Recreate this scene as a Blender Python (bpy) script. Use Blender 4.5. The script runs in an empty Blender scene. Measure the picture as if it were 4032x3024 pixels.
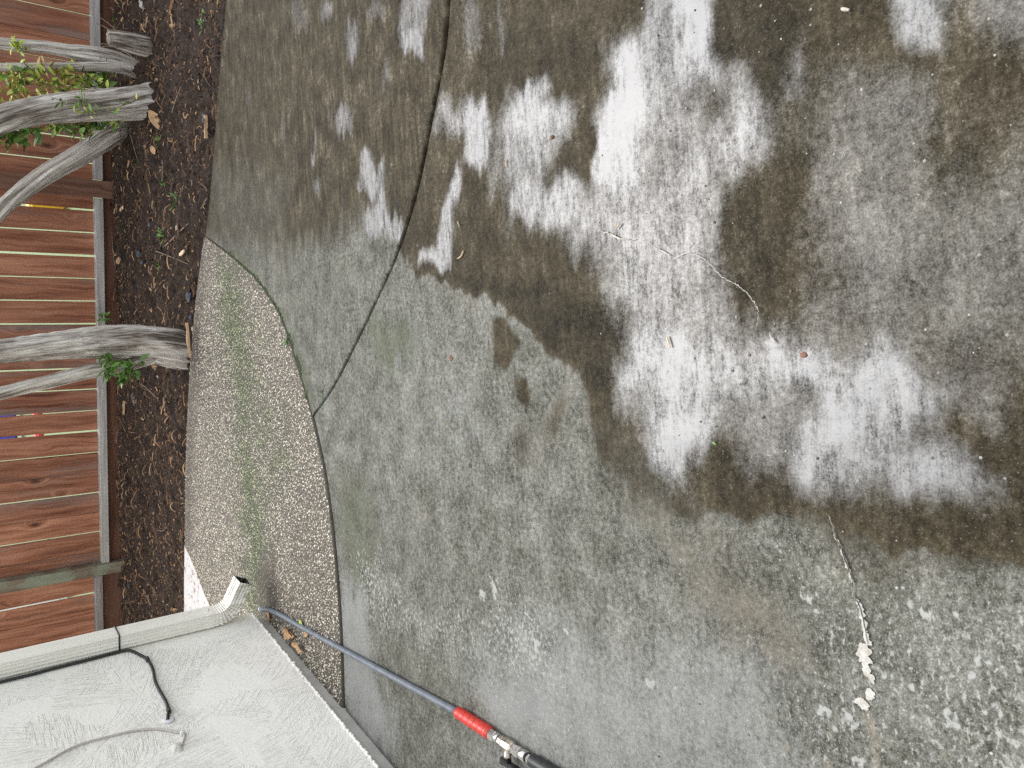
import bpy, math, random
import numpy as np
from mathutils import Vector, Matrix
random.seed(7); rng = np.random.default_rng(7)
SC = bpy.context.scene
COL = SC.collection

# ------------------------------------------------------------------ camera
H = 1.30                      # camera height above the patio
FPX = 3029.0                  # focal length in photo pixels (4032 wide)
n = np.array([5880 - 2016, 1250 - 1512, FPX]); n /= np.linalg.norm(n)   # straight down, seen from the camera
w = np.array([0, 0, 1.0]); Yc = w - (w @ n) * n; Yc /= np.linalg.norm(Yc); Zc = -n; Xc = np.cross(Yc, Zc)
MW = np.stack([Xc, Yc, Zc])   # camera (right, down, forward) -> world
CAMP = np.array([0, 0, H])
cam = bpy.data.cameras.new('camera'); camo = bpy.data.objects.new('camera', cam); COL.objects.link(camo)
R = np.stack([MW @ [1, 0, 0], MW @ [0, -1, 0], MW @ [0, 0, -1]], axis=1)
mm = Matrix.Identity(4)
for i in range(3):
    for j in range(3): mm[i][j] = float(R[i, j])
mm[2][3] = H
camo.matrix_world = mm
cam.sensor_fit = 'HORIZONTAL'; cam.sensor_width = 36; cam.lens = 36 * FPX / 4032
cam.clip_start = 0.05; cam.clip_end = 500
SC.camera = camo

# ------------------------------------------------------------------ daylight: bright hazy overcast, brightest ahead over the fence
SUN_AZ, SUN_EL = 15.0, 53.0
wd_ = bpy.data.worlds.new('World'); SC.world = wd_; wd_.use_nodes = True
nt = wd_.node_tree; bg = nt.nodes['Background']
sky = nt.nodes.new('ShaderNodeTexSky'); sky.sky_type = 'NISHITA'; sky.sun_disc = False
sky.sun_elevation = math.radians(SUN_EL); sky.sun_rotation = math.radians(SUN_AZ)
sky.air_density = 1.0; sky.dust_density = 5.0; sky.ozone_density = 2.0; sky.altitude = 0
veil = nt.nodes.new('ShaderNodeMix'); veil.data_type = 'RGBA'; veil.inputs[0].default_value = .62     # high thin cloud evens out the dome
nt.links.new(sky.outputs[0], veil.inputs[6]); veil.inputs[7].default_value = (6.0, 6.1, 6.2, 1)
nt.links.new(veil.outputs[2], bg.inputs[0]); bg.inputs[1].default_value = 0.15
sl = bpy.data.lights.new('sun', 'SUN'); so = bpy.data.objects.new('sun', sl); COL.objects.link(so)
sl.energy = 1.5; sl.angle = math.radians(42); sl.color = (0.93, 0.965, 1.0)
tosun = Vector((math.sin(math.radians(SUN_AZ)) * math.cos(math.radians(SUN_EL)), math.cos(math.radians(SUN_AZ)) * math.cos(math.radians(SUN_EL)), math.sin(math.radians(SUN_EL))))
so.rotation_euler = (-tosun).to_track_quat('-Z', 'Y').to_euler()
VS = SC.view_settings; VS.view_transform = 'Standard'; VS.look = 'None'; VS.gamma = 1.0; VS.exposure = 0.97; VS.use_curve_mapping = False
SC.cycles.max_bounces = 6; SC.cycles.use_denoising = False      # keep the fine grain of sand, bark and stucco

# ------------------------------------------------------------------ survey helpers (photo measurement -> place in the world)
def ray(x, y): return MW @ np.array([x - 2016, y - 1512, FPX])
def at(x, y, z=0.0):
    d = ray(x, y); t = (z - H) / d[2]; return CAMP + t * d
def onpl(x, y, P, nn):
    d = ray(x, y); t = ((np.array(P) - CAMP) @ nn) / (d @ nn); return CAMP + t * d
WA, WB = at(1040, 2420), at(1550, 3024)
wdir = (WA - WB) / np.linalg.norm(WA - WB); wnor = np.array([wdir[1], -wdir[0], 0.0])       # house wall: along, outward
fu = wnor.copy(); fv = wdir.copy()                                                        # fence: along (right), away
F0 = at(460, 1400, 0.0)
def F(u, v, z): return F0 + fu * u + fv * v + np.array([0, 0, z])
def onf(x, y, v=0.0):
    p = onpl(x, y, F0 + fv * v, fv); return float((p - F0) @ fu), float(p[2])
def Wl(s, o, z): return WA + wdir * s + wnor * o + np.array([0, 0, z])
def onw(x, y, o=0.025):
    return onpl(x, y, WA + wnor * o, wnor)

# ------------------------------------------------------------------ numpy noise
def _h(ix, iy, s):
    v = (ix.astype(np.int64) * 374761393 + iy.astype(np.int64) * 668265263 + s * 974634777) & 0x7fffffff
    v = ((v ^ (v >> 13)) * 1274126177) & 0x7fffffff
    return ((v ^ (v >> 16)) & 0xffff) / 65535.0
def vnoise(x, y, s=0):
    x = np.asarray(x, float); y = np.asarray(y, float)
    ix = np.floor(x); iy = np.floor(y); fx = x - ix; fy = y - iy
    fx = fx * fx * (3 - 2 * fx); fy = fy * fy * (3 - 2 * fy)
    a = _h(ix, iy, s); b = _h(ix + 1, iy, s); c = _h(ix, iy + 1, s); d = _h(ix + 1, iy + 1, s)
    return (a * (1 - fx) + b * fx) * (1 - fy) + (c * (1 - fx) + d * fx) * fy
def fbm(x, y, o=4, s=0):
    r = 0; a = 0.5; t = 0
    for k in range(o):
        r = r + a * vnoise(x, y, s + k * 17); t += a; x = np.asarray(x) * 2.03 + 5.1; y = np.asarray(y) * 2.03 + 1.7; a *= 0.5
    return r / t

# ------------------------------------------------------------------ object helpers
def tag(o, label=None, cat=None, group=None, kind=None):
    if label: o['label'] = label
    if cat: o['category'] = cat
    if group: o['group'] = group
    if kind: o['kind'] = kind
    return o
def mesh(name, V, Fc, mat=None, parent=None, smooth=True, attrs=None):
    me = bpy.data.meshes.new(name)
    V = np.asarray(V, dtype=np.float64)
    me.from_pydata(V.tolist() if len(V) < 60000 else V, [], Fc.tolist() if isinstance(Fc, np.ndarray) else Fc)
    if attrs:
        for k, (ty, dat) in attrs.items():
            a = me.attributes.new(k, ty, 'POINT')
            a.data.foreach_set('value' if ty == 'FLOAT' else 'vector', np.asarray(dat, dtype=np.float32).ravel())
    me.polygons.foreach_set('use_smooth', [smooth] * len(me.polygons))
    if mat: me.materials.append(mat)
    me.update()
    o = bpy.data.objects.new(name, me); COL.objects.link(o)
    if parent: o.parent = parent
    return o
def empty(name, loc=(0, 0, 0)):
    o = bpy.data.objects.new(name, None); o.empty_display_size = 0.1; COL.objects.link(o)
    return o            # parts are modelled in world coordinates, so the group sits at the origin
class MB:
    def __init__(s): s.v = []; s.f = []; s.a = []
    def add(s, V, Fc, a=None):
        b = len(s.v); V = [tuple(map(float, p)) for p in V]; s.v += V; s.f += [tuple(int(i) + b for i in f) for f in Fc]
        s.a += (list(a) if a is not None else [0.0] * len(V))
    def box(s, c, ex, ey, ez, bev=0.0):
        """box with centre c and half-axes (vectors); chamfered"""
        c = np.array(c, float); ex = np.array(ex, float); ey = np.array(ey, float); ez = np.array(ez, float)
        lx, ly, lz = [np.linalg.norm(e) for e in (ex, ey, ez)]
        if bev <= 0:
            V = [c + ex * i + ey * j + ez * k for i in (-1, 1) for j in (-1, 1) for k in (-1, 1)]
            s.add(V, [(0, 1, 3, 2), (4, 6, 7, 5), (0, 4, 5, 1), (2, 3, 7, 6), (0, 2, 6, 4), (1, 5, 7, 3)]); return
        b = min(bev, lx * .8, ly * .8, lz * .8); ax, ay, az = 1 - b / lx, 1 - b / ly, 1 - b / lz
        V = []; idx = {}
        for i in (-1, 1):
            for j in (-1, 1):
                for k in (-1, 1):
                    for m, (p, q, r_) in enumerate(((1, ay, az), (ax, 1, az), (ax, ay, 1))):
                        idx[i, j, k, m] = len(V); V.append(c + ex * i * p + ey * j * q + ez * k * r_)
        Fc = []
        for i in (-1, 1):
            Fc.append([idx[i, -1, -1, 0], idx[i, 1, -1, 0], idx[i, 1, 1, 0], idx[i, -1, 1, 0]][::i])
            Fc.append([idx[-1, i, -1, 1], idx[-1, i, 1, 1], idx[1, i, 1, 1], idx[1, i, -1, 1]][::i])
            Fc.append([idx[-1, -1, i, 2], idx[1, -1, i, 2], idx[1, 1, i, 2], idx[-1, 1, i, 2]][::i])
            for j in (-1, 1):
                t = i * j
                Fc.append([idx[i, j, -1, 0], idx[i, j, -1, 1], idx[i, j, 1, 1], idx[i, j, 1, 0]][::t])
                Fc.append([idx[-1, i, j, 1], idx[-1, i, j, 2], idx[1, i, j, 2], idx[1, i, j, 1]][::t])
                Fc.append([idx[i, -1, j, 0], idx[i, 1, j, 0], idx[i, 1, j, 2], idx[i, -1, j, 2]][::t])
                for k in (-1, 1): Fc.append([idx[i, j, k, 0], idx[i, j, k, 1], idx[i, j, k, 2]][::i * j * k])
        s.add(V, Fc)
    def tube(s, P, r, seg=8, cap=True):
        P = [np.array(p, float) for p in P]; N = len(P)
        r = [r] * N if np.isscalar(r) else list(r)
        V = []; Fc = []
        t0 = P[1] - P[0]; t0 /= np.linalg.norm(t0)
        up = np.array([0, 0, 1.0]) if abs(t0[2]) < .9 else np.array([1.0, 0, 0])
        x = np.cross(up, t0); x /= np.linalg.norm(x)
        for i in range(N):
            t = P[min(i + 1, N - 1)] - P[max(i - 1, 0)]; L = np.linalg.norm(t); t = t / L if L > 0 else t0
            x = x - (x @ t) * t; x /= np.linalg.norm(x); y = np.cross(t, x)
            for k in range(seg):
                a = 2 * math.pi * k / seg
                V.append(P[i] + (x * math.cos(a) + y * math.sin(a)) * r[i])
        for i in range(N - 1):
            for k in range(seg):
                k2 = (k + 1) % seg
                Fc.append((i * seg + k, i * seg + k2, (i + 1) * seg + k2, (i + 1) * seg + k))
        if cap:
            Fc.append(tuple(range(seg))[::-1]); Fc.append(tuple((N - 1) * seg + k for k in range(seg)))
        s.add(V, Fc)
    def build(s, name, mat, parent=None, smooth=True, attr=None):
        o = mesh(name, s.v, s.f, mat, parent, smooth, {attr: ('FLOAT', s.a)} if attr else None)
        return o
def catmull(P, k=10):
    P = np.array(P, float); Q = np.vstack([2 * P[0] - P[1], P, 2 * P[-1] - P[-2]]); out = []
    for i in range(1, len(Q) - 2):
        for t in np.linspace(0, 1, k, endpoint=False):
            a, b, c, d = Q[i - 1], Q[i], Q[i + 1], Q[i + 2]
            out.append(.5 * ((2 * b) + (-a + c) * t + (2 * a - 5 * b + 4 * c - d) * t * t + (-a + 3 * b - 3 * c + d) * t ** 3))
    out.append(P[-1]); return np.array(out)

# ------------------------------------------------------------------ node helpers
class G:
    def __init__(s, name):
        s.m = bpy.data.materials.new(name); s.m.use_nodes = True; s.t = s.m.node_tree; s.b = s.t.nodes['Principled BSDF']
    def nd(s, ty, **kw):
        x = s.t.nodes.new(ty)
        for k, v in kw.items(): setattr(x, k, v)
        return x
    def put(s, sock, v):
        if isinstance(v, bpy.types.NodeSocket): s.t.links.new(v, sock)
        elif v is not None:
            if sock.type == 'RGBA' and len(v) == 3: v = (*v, 1)
            sock.default_value = v
    def math(s, op, a, b=0.0, c=0.0, clamp=False):
        x = s.nd('ShaderNodeMath', operation=op, use_clamp=clamp); s.put(x.inputs[0], a); s.put(x.inputs[1], b); s.put(x.inputs[2], c); return x.outputs[0]
    def add(s, a, b): return s.math('ADD', a, b)
    def mul(s, a, b): return s.math('MULTIPLY', a, b)
    def obj(s): return s.nd('ShaderNodeTexCoord').outputs['Object']
    def attr(s, name, vec=False):
        x = s.nd('ShaderNodeAttribute', attribute_name=name); return x.outputs['Vector'] if vec else x.outputs['Fac']
    def mapping(s, v, rot=(0, 0, 0), scale=(1, 1, 1), loc=(0, 0, 0)):
        x = s.nd('ShaderNodeMapping'); s.put(x.inputs['Vector'], v); x.inputs['Rotation'].default_value = rot; x.inputs['Scale'].default_value = scale
        s.put(x.inputs['Location'], loc); return x.outputs[0]
    def noise(s, v, scale, detail=4, rough=.55, dist=0.0, col=False):
        x = s.nd('ShaderNodeTexNoise'); s.put(x.inputs['Vector'], v); s.put(x.inputs['Scale'], scale); x.inputs['Detail'].default_value = detail
        x.inputs['Roughness'].default_value = rough; x.inputs['Distortion'].default_value = dist; return x.outputs['Color' if col else 'Fac']
    def vor(s, v, scale, out='Distance', feature='F1', rnd=1.0):
        x = s.nd('ShaderNodeTexVoronoi', feature=feature); s.put(x.inputs['Vector'], v); s.put(x.inputs['Scale'], scale); x.inputs['Randomness'].default_value = rnd; return x.outputs[out]
    def step(s, v, a, b, lo=0.0, hi=1.0):
        x = s.nd('ShaderNodeMapRange', interpolation_type='SMOOTHSTEP'); s.put(x.inputs[0], v); s.put(x.inputs[1], a); s.put(x.inputs[2], b); s.put(x.inputs[3], lo); s.put(x.inputs[4], hi); return x.outputs[0]
    def lin(s, v, a, b, lo=0.0, hi=1.0):
        x = s.nd('ShaderNodeMapRange'); s.put(x.inputs[0], v); s.put(x.inputs[1], a); s.put(x.inputs[2], b); s.put(x.inputs[3], lo); s.put(x.inputs[4], hi); return x.outputs[0]
    def mix(s, f, a, b, mode='MIX'):
        x = s.nd('ShaderNodeMix', data_type='RGBA', blend_type=mode); s.put(x.inputs[0], f); s.put(x.inputs[6], a); s.put(x.inputs[7], b); return x.outputs[2]
    def mixf(s, f, a, b):
        x = s.nd('ShaderNodeMix', data_type='FLOAT'); s.put(x.inputs[0], f); s.put(x.inputs[2], a); s.put(x.inputs[3], b); return x.outputs[0]
    def ramp(s, v, st):
        x = s.nd('ShaderNodeValToRGB'); s.put(x.inputs[0], v); e = x.color_ramp.elements
        while len(e) < len(st): e.new(.5)
        for q, (p, c) in zip(e, st): q.position = p; q.color = (*c, 1)
        return x.outputs[0]
    def bump(s, h, strength=.5, dist=.002, prev=None):
        x = s.nd('ShaderNodeBump'); s.put(x.inputs['Height'], h); s.put(x.inputs['Strength'], strength); x.inputs['Distance'].default_value = dist
        if prev is not None: s.put(x.inputs['Normal'], prev)
        return x.outputs[0]
    def rand(s): return s.nd('ShaderNodeObjectInfo').outputs['Random']
    def out(s, col=None, rough=None, nor=None, **kw):
        if col is not None: s.put(s.b.inputs['Base Color'], col)
        if rough is not None: s.put(s.b.inputs['Roughness'], rough)
        if nor is not None: s.put(s.b.inputs['Normal'], nor)
        for k, v in kw.items(): s.put(s.b.inputs[k.replace('_', ' ')], v)
        return s.m
def simple(name, col, rough=.5, var=.25, scale=60, bump=.15, metallic=0.0, **kw):
    g = G(name); P = g.obj(); f = g.noise(P, scale, 4)
    c = g.mix(g.lin(f, .3, .7), [x * (1 - var) for x in col], [min(1, x * (1 + var)) for x in col])
    return g.out(c, g.lin(g.noise(P, scale * 2.3, 3), .3, .7, max(.02, rough - .08), min(1, rough + .08)), g.bump(f, bump, .001), Metallic=metallic, **kw)

# ================================================================== MATERIALS
SA = math.radians(-8.0)      # direction of the broom lines on the patio
def concrete_core(g, P, SA):
    S = g.mapping(P, rot=(0, 0, -SA), scale=(9, 48, 9))
    lf = g.noise(P, 1.7, 5, .6); mf = g.noise(P, 11, 6, .62); hf = g.noise(P, 75, 5, .7); gr = g.noise(P, 260, 3, .7); st = g.noise(S, 1.0, 5, .65)
    return lf, mf, hf, gr, st
def mat_concrete(name, SA, sg):
    g = G(name); P = g.obj()
    lf, mf, hf, gr, st = concrete_core(g, P, SA)
    st = g.add(.5, g.mul(g.add(st, -.5), sg))
    A = {k: g.attr(k) for k in ('wet', 'film', 'algae', 'flake', 'pale', 'rust', 'tan')}
    tone = g.add(g.add(g.mul(mf, .5), g.mul(hf, .65)), g.add(g.mul(st, .12), g.mul(gr, .53)))
    tone = g.add(tone, g.mul(g.add(lf, -.5), .22))
    dry = g.ramp(g.lin(tone, .70, 1.13), [(0, (.0260, .0257, .0179)), (.3, (.0726, .0713, .0551)), (.6, (.1336, .1313, .1073)), (.85, (.2178, .2140, .1844)), (1, (.3341, .3282, .2891))])
    ol = g.step(g.noise(P, 4.5, 5, .65, .6), .48, .70); dry = g.mix(g.mul(ol, .6), dry, g.mix(1.0, dry, (.74, .69, .57), 'MULTIPLY'))
    ol2 = g.step(g.noise(g.mapping(P, loc=(7, 3, 0)), 7.5, 5, .65, .6), .52, .72); dry = g.mix(g.mul(ol2, .5), dry, g.mix(1.0, dry, (.60, .61, .58), 'MULTIPLY'))
    dry = g.mix(g.step(g.noise(P, 300, 2, .5), .60, .72, 0, .55), dry, (.36, .36, .34)); dry = g.mix(g.step(g.noise(P, 210, 2, .5), .40, .29, 0, .6), dry, (.022, .022, .018))
    pale = g.step(g.add(A['pale'], g.mul(g.add(g.add(g.mul(hf, .6), g.add(g.mul(mf, .25), g.mul(st, .15))), -.5), 1.7)), .1, 1.0)
    dry = g.mix(g.mul(pale, .6), dry, g.mix(gr, (.2080, .2080, .1976), (.3744, .3744, .3640)))
    rust = g.step(g.add(A['rust'], g.mul(g.add(mf, -.5), 1.0)), .2, .9)
    dry = g.mix(g.mul(rust, .55), dry, (.1150, .0880, .0580))
    alg = g.step(g.add(A['algae'], g.mul(g.add(g.add(g.mul(mf, .5), g.mul(hf, .5)), -.5), 1.0)), .15, .9)
    dry = g.mix(g.mul(alg, .8), dry, g.mix(hf, (.0500, .0600, .0260), (.1000, .1080, .0600)))
    # lime flakes left on the dry concrete: patchy, drawn out along the broom lines
    FS = g.mapping(P, rot=(0, 0, -SA), scale=(66, 95, 66))
    fn = g.noise(FS, 1.0, 5, .62, .3)
    fl = g.step(g.add(g.add(fn, g.mul(g.add(lf, -.5), .25)), g.mul(A['flake'], .35)), .70, .86)
    fl = g.mul(fl, g.step(A['flake'], .02, .25))
    dry = g.mix(g.mul(fl, .9), dry, g.mix(hf, (.25, .25, .225), (.44, .44, .41)))
    tn = g.step(g.add(A['tan'], g.mul(g.add(g.add(g.mul(hf, .6), g.mul(mf, .4)), -.5), 1.6)), .35, .95)
    dry = g.mix(g.mul(tn, .8), dry, g.mix(hf, (.12, .10, .07), (.30, .26, .19)))
    # soaked concrete: dark brown
    wsel = g.step(g.add(A['wet'], g.mul(g.add(g.add(g.mul(mf, .4), g.add(g.mul(hf, .3), g.mul(st, .3))), -.5), .42)), .18, .84)
    wtone = g.add(g.lin(g.add(g.add(g.mul(hf, .65), g.mul(gr, .5)), g.add(g.mul(st, .45), g.add(g.mul(mf, .7), g.mul(lf, .3)))), 1.0, 1.55), g.mul(g.step(A['wet'], .85, 1.2), -.22))
    wetc = g.ramp(wtone, [(0, (.0081, .0056, .0026)), (.4, (.0274, .0207, .0105)), (.7, (.0533, .0421, .0235)), (.9, (.0928, .0757, .0475)), (1, (.1614, .1386, .0951))])
    wetc = g.mix(g.step(g.noise(P, 280, 2, .5), .64, .74, 0, .6), wetc, (.24, .22, .18))
    col = g.mix(g.mul(wsel, .93), dry, wetc)
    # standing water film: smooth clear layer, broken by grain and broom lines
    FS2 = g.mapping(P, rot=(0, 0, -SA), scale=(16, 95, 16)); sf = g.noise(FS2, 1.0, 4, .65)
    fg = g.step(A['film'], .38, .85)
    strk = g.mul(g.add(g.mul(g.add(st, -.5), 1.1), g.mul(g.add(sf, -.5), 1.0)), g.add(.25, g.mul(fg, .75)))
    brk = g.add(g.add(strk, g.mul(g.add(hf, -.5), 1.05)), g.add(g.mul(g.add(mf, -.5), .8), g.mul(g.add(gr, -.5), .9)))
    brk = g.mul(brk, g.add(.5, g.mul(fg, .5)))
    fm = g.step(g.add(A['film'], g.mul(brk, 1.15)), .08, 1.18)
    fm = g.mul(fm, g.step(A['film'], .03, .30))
    col = g.mix(g.mul(fm, .65), col, g.mix(gr, (.10, .10, .10), (.20, .20, .20)))      # part of the sky reflection painted in: base greyed and lightened under the film
    rough = g.mixf(wsel, .85, .6)
    fine = g.add(g.add(g.mul(hf, .6), g.mul(gr, .5)), g.mul(st, .5))
    nb = g.bump(fine, g.mixf(fm, .55, .12), .0022)
    nc = g.bump(fine, .05, .0015)
    return g.out(col, rough, nb, **{'Coat_Weight': fm, 'Coat_Roughness': .27, 'Coat_IOR': 1.6, 'Coat_Normal': nc, 'Specular_IOR_Level': g.mixf(wsel, .2, .06)})
M = {}
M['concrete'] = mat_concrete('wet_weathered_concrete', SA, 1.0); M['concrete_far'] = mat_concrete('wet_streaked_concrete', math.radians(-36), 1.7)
def mat_aggbase():
    g = G('exposed_aggregate_matrix'); P = g.obj(); hf = g.noise(P, 90, 4); mf = g.noise(P, 9, 5)
    c = g.ramp(g.add(g.mul(hf, .6), g.mul(mf, .4)), [(.3, (.0306, .0255, .0187)), (.6, (.0935, .0816, .0629)), (.8, (.1870, .1666, .1292))])
    a = g.step(g.add(g.attr('algae'), g.mul(g.add(mf, -.5), 1.5)), .10, .95)
    c = g.mix(g.mul(a, .85), c, (.022, .03, .008))
    d = g.step(g.add(g.attr('wet'), g.mul(g.add(mf, -.5), .8)), .2, .9)
    c = g.mix(g.mul(d, .75), c, (.05, .038, .028))
    return g.out(c, .85, g.bump(hf, .6, .003))
M['aggbase'] = mat_aggbase()
def mat_pebble():
    g = G('cream_pebbles'); P = g.obj(); r = g.attr('tint'); mf = g.noise(P, 9, 5)
    c = g.ramp(r, [(0, (.1408, .1146, .0797)), (.2, (.2440, .2032, .1505)), (.45, (.4410, .3788, .2920)), (.75, (.6570, .5820, .4513)), (1, (.8447, .7853, .6461))])
    a = g.step(g.add(g.attr('algae'), g.mul(g.add(mf, -.5), 1.5)), .10, 1.0)
    c = g.mix(g.mul(a, .85), c, g.mix(r, (.04, .065, .012), (.36, .41, .18)))
    d = g.step(g.add(g.attr('wet'), g.mul(g.add(mf, -.5), .8)), .2, .9)
    c = g.mix(g.mul(d, .55), c, (.13, .10, .08))
    return g.out(c, .7)
M['pebble'] = mat_pebble()
def mat_soil():
    g = G('dark_soil'); P = g.obj(); a = g.noise(P, 45, 6, .7); b = g.noise(P, 5, 4); c_ = g.noise(P, 160, 4, .7)
    c = g.ramp(g.add(g.mul(a, .5), g.mul(c_, .5)), [(.3, (.0056, .0032, .0021)), (.5, (.0244, .0134, .0075)), (.62, (.0544, .0307, .0175)), (.78, (.1079, .0646, .0378))])
    c = g.mix(g.lin(b, .4, .7), c, g.mix(.5, c, (.0703, .0355, .0175)))
    return g.out(c, .95, g.bump(g.add(a, c_), 1.0, .012))
M['soil'] = mat_soil()
def mat_ground():
    g = G('neighbour_grass'); P = g.obj(); a = g.noise(P, 8, 6); b = g.noise(P, 90, 4)
    return g.out(g.mix(g.mul(a, b), (.14, .19, .075), (.44, .50, .28)), .9, g.bump(b, .8, .02))
M['ground'] = mat_ground()
def mat_wood(name, dark, mid, light, grey=.0, green=0.0):
    g = G(name); P0 = g.obj(); r = g.rand()
    P = g.nd('ShaderNodeVectorMath', operation='ADD'); g.put(P.inputs[0], P0)
    cv = g.nd('ShaderNodeCombineXYZ'); g.put(cv.inputs[0], g.mul(r, 37.0)); g.put(cv.inputs[2], g.mul(r, 91.0)); g.put(P.inputs[1], cv.outputs[0]); P = P.outputs[0]
    # knots: grain bends round scattered centres
    kv = g.mapping(P, scale=(4.2, 0.5, 2.1)); kd = g.vor(kv, 1.0, 'Distance', rnd=.9)
    kn = g.step(kd, .02, .26, 1.0, 0.0)
    S = g.mapping(P, scale=(38, 20, 1.6)); dist = g.noise(P, 3.0, 3)
    sh = g.nd('ShaderNodeVectorMath', operation='ADD'); g.put(sh.inputs[0], S)
    c2 = g.nd('ShaderNodeCombineXYZ'); g.put(c2.inputs[0], g.add(g.mul(kn, 3.2), g.mul(dist, 3.0))); g.put(sh.inputs[1], c2.outputs[0])
    gr = g.noise(sh.outputs[0], 1.0, 5, .6); fine = g.noise(g.mapping(P, scale=(220, 90, 5)), 1.0, 3, .6); lf = g.noise(g.mapping(P, scale=(5, 3, 1.2)), 1.0, 3)
    v = g.add(g.add(g.mul(gr, .7), g.mul(fine, .25)), g.mul(lf, .35))
    c = g.ramp(g.lin(v, .44, .88), [(0, dark), (.45, mid), (1, light)])
    c = g.mix(g.step(kd, .03, .12, .85, 0.0), c, [x * .35 for x in dark])
    # each board its own tint, a little greyed
    c = g.mix(g.lin(r, 0, 1, 0.0, .9), c, g.mix(1.0, c, (.66, .62, .64), 'MULTIPLY'))
    gw = g.step(g.add(g.noise(g.mapping(P, scale=(7, 3, .8)), 1.0, 4), g.mul(g.add(g.rand(), -.5), .25)), .52, .72)
    c = g.mix(g.mul(gw, grey), c, g.mix(fine, (.13, .115, .10), (.30, .28, .25)))
    if green: c = g.mix(g.mul(g.step(g.noise(P, 6, 4), .42, .62), green), c, g.mix(fine, (.16, .18, .12), (.33, .36, .27)))
    return g.out(c, .78, g.bump(g.add(g.mul(gr, .6), fine), .45, .002), Specular_IOR_Level=.25)
M['board'] = mat_wood('reddish_fence_board', (.1121, .0378, .0188), (.3422, .1418, .0792), (.5900, .2940, .1832), .5)
M['rail'] = mat_wood('weathered_grey_rail', (.18, .155, .135), (.38, .355, .325), (.58, .55, .52), .4)
M['kick'] = mat_wood('brown_kickboard', (.08, .036, .022), (.17, .08, .048), (.27, .135, .085), .1)
M['post'] = mat_wood('fence_post_wood', (.09, .045, .027), (.19, .095, .06), (.3, .17, .115), .2)
M['postgreen'] = mat_wood('green_stained_post', (.10, .08, .055), (.21, .16, .11), (.33, .27, .2), .4, .75)
def mat_bark():
    g = G('stringy_grey_bark'); B = g.attr('bark', True)
    S = g.mapping(B, scale=(52, 52, 2.6)); a = g.noise(S, 1.0, 6, .68, .7); f = g.noise(g.mapping(B, scale=(150, 150, 7)), 1.0, 4, .65); l = g.noise(g.mapping(B, scale=(6, 6, 2.2)), 1.0, 4)
    v = g.add(g.add(g.mul(a, .85), g.mul(f, .25)), g.mul(g.add(l, -.5), .7))
    c = g.ramp(g.lin(v, .35, .74), [(0, (.035, .026, .02)), (.22, (.15, .118, .092)), (.5, (.42, .375, .325)), (.75, (.66, .615, .55)), (1, (.85, .82, .76))])
    c = g.mix(g.mul(g.step(l, .5, .72), .45), c, g.mix(a, (.12, .075, .048), (.46, .33, .235)))
    return g.out(c, .9, g.bump(g.add(g.mul(a, .8), g.mul(f, .35)), .9, .010))
M['bark'] = mat_bark()
def mat_leaf(name, lo, hi, trans=.25):
    g = G(name); r = g.rand(); P = g.obj(); f = g.noise(P, 70, 3)
    c = g.mix(g.lin(g.add(g.mul(r, .8), g.mul(f, .4)), .2, 1.0), lo, hi)
    return g.out(c, .45, g.bump(f, .3, .002), **{'Subsurface_Weight': 0.0, 'Specular_IOR_Level': .4, 'Transmission_Weight': 0.0})
M['leaf'] = mat_leaf('green_leaf', (.06, .16, .03), (.27, .43, .11))
M['leafyel'] = mat_leaf('yellow_green_leaf', (.28, .40, .06), (.66, .70, .16))
M['leaftan'] = mat_leaf('yellowing_leaf', (.40, .27, .08), (.56, .42, .18))
M['crown'] = mat_leaf('crown_leaf', (.03, .075, .015), (.08, .16, .035))
M['weed'] = mat_leaf('weed_green', (.05, .13, .02), (.15, .30, .06))
M['dryleaf'] = simple('dry_brown_leaf', (.42, .25, .12), .7, .3, 40, .3)
M['twig'] = simple('thin_twig', (.20, .155, .115), .85, .35, 40, .4)
M['chip'] = simple('split_wood_chip', (.42, .27, .15), .8, .3, 60, .4)
M['chippale'] = simple('pale_wood_chip', (.62, .47, .30), .8, .2, 60, .4)
M['bluebit'] = simple('slate_blue_stone', (.055, .062, .075), .6, .4, 50, .4)
M['stone'] = simple('pale_stone', (.40, .36, .31), .8, .25, 80, .3)
def mat_mulch():
    g = G('root_and_mulch_fibre'); r = g.attr('tint')
    return g.out(g.ramp(r, [(0, (.0204, .0115, .0070)), (.5, (.0766, .0419, .0219)), (.8, (.2040, .1115, .0563)), (1, (.4692, .2945, .1564))]), .9)
M['mulch'] = mat_mulch()
def mat_grit():
    g = G('sand_grit'); return g.out(g.ramp(g.attr('tint'), [(0, (.03, .026, .02)), (.5, (.09, .08, .07)), (1, (.42, .40, .37))]), .85)
M['grit'] = mat_grit()
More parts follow.
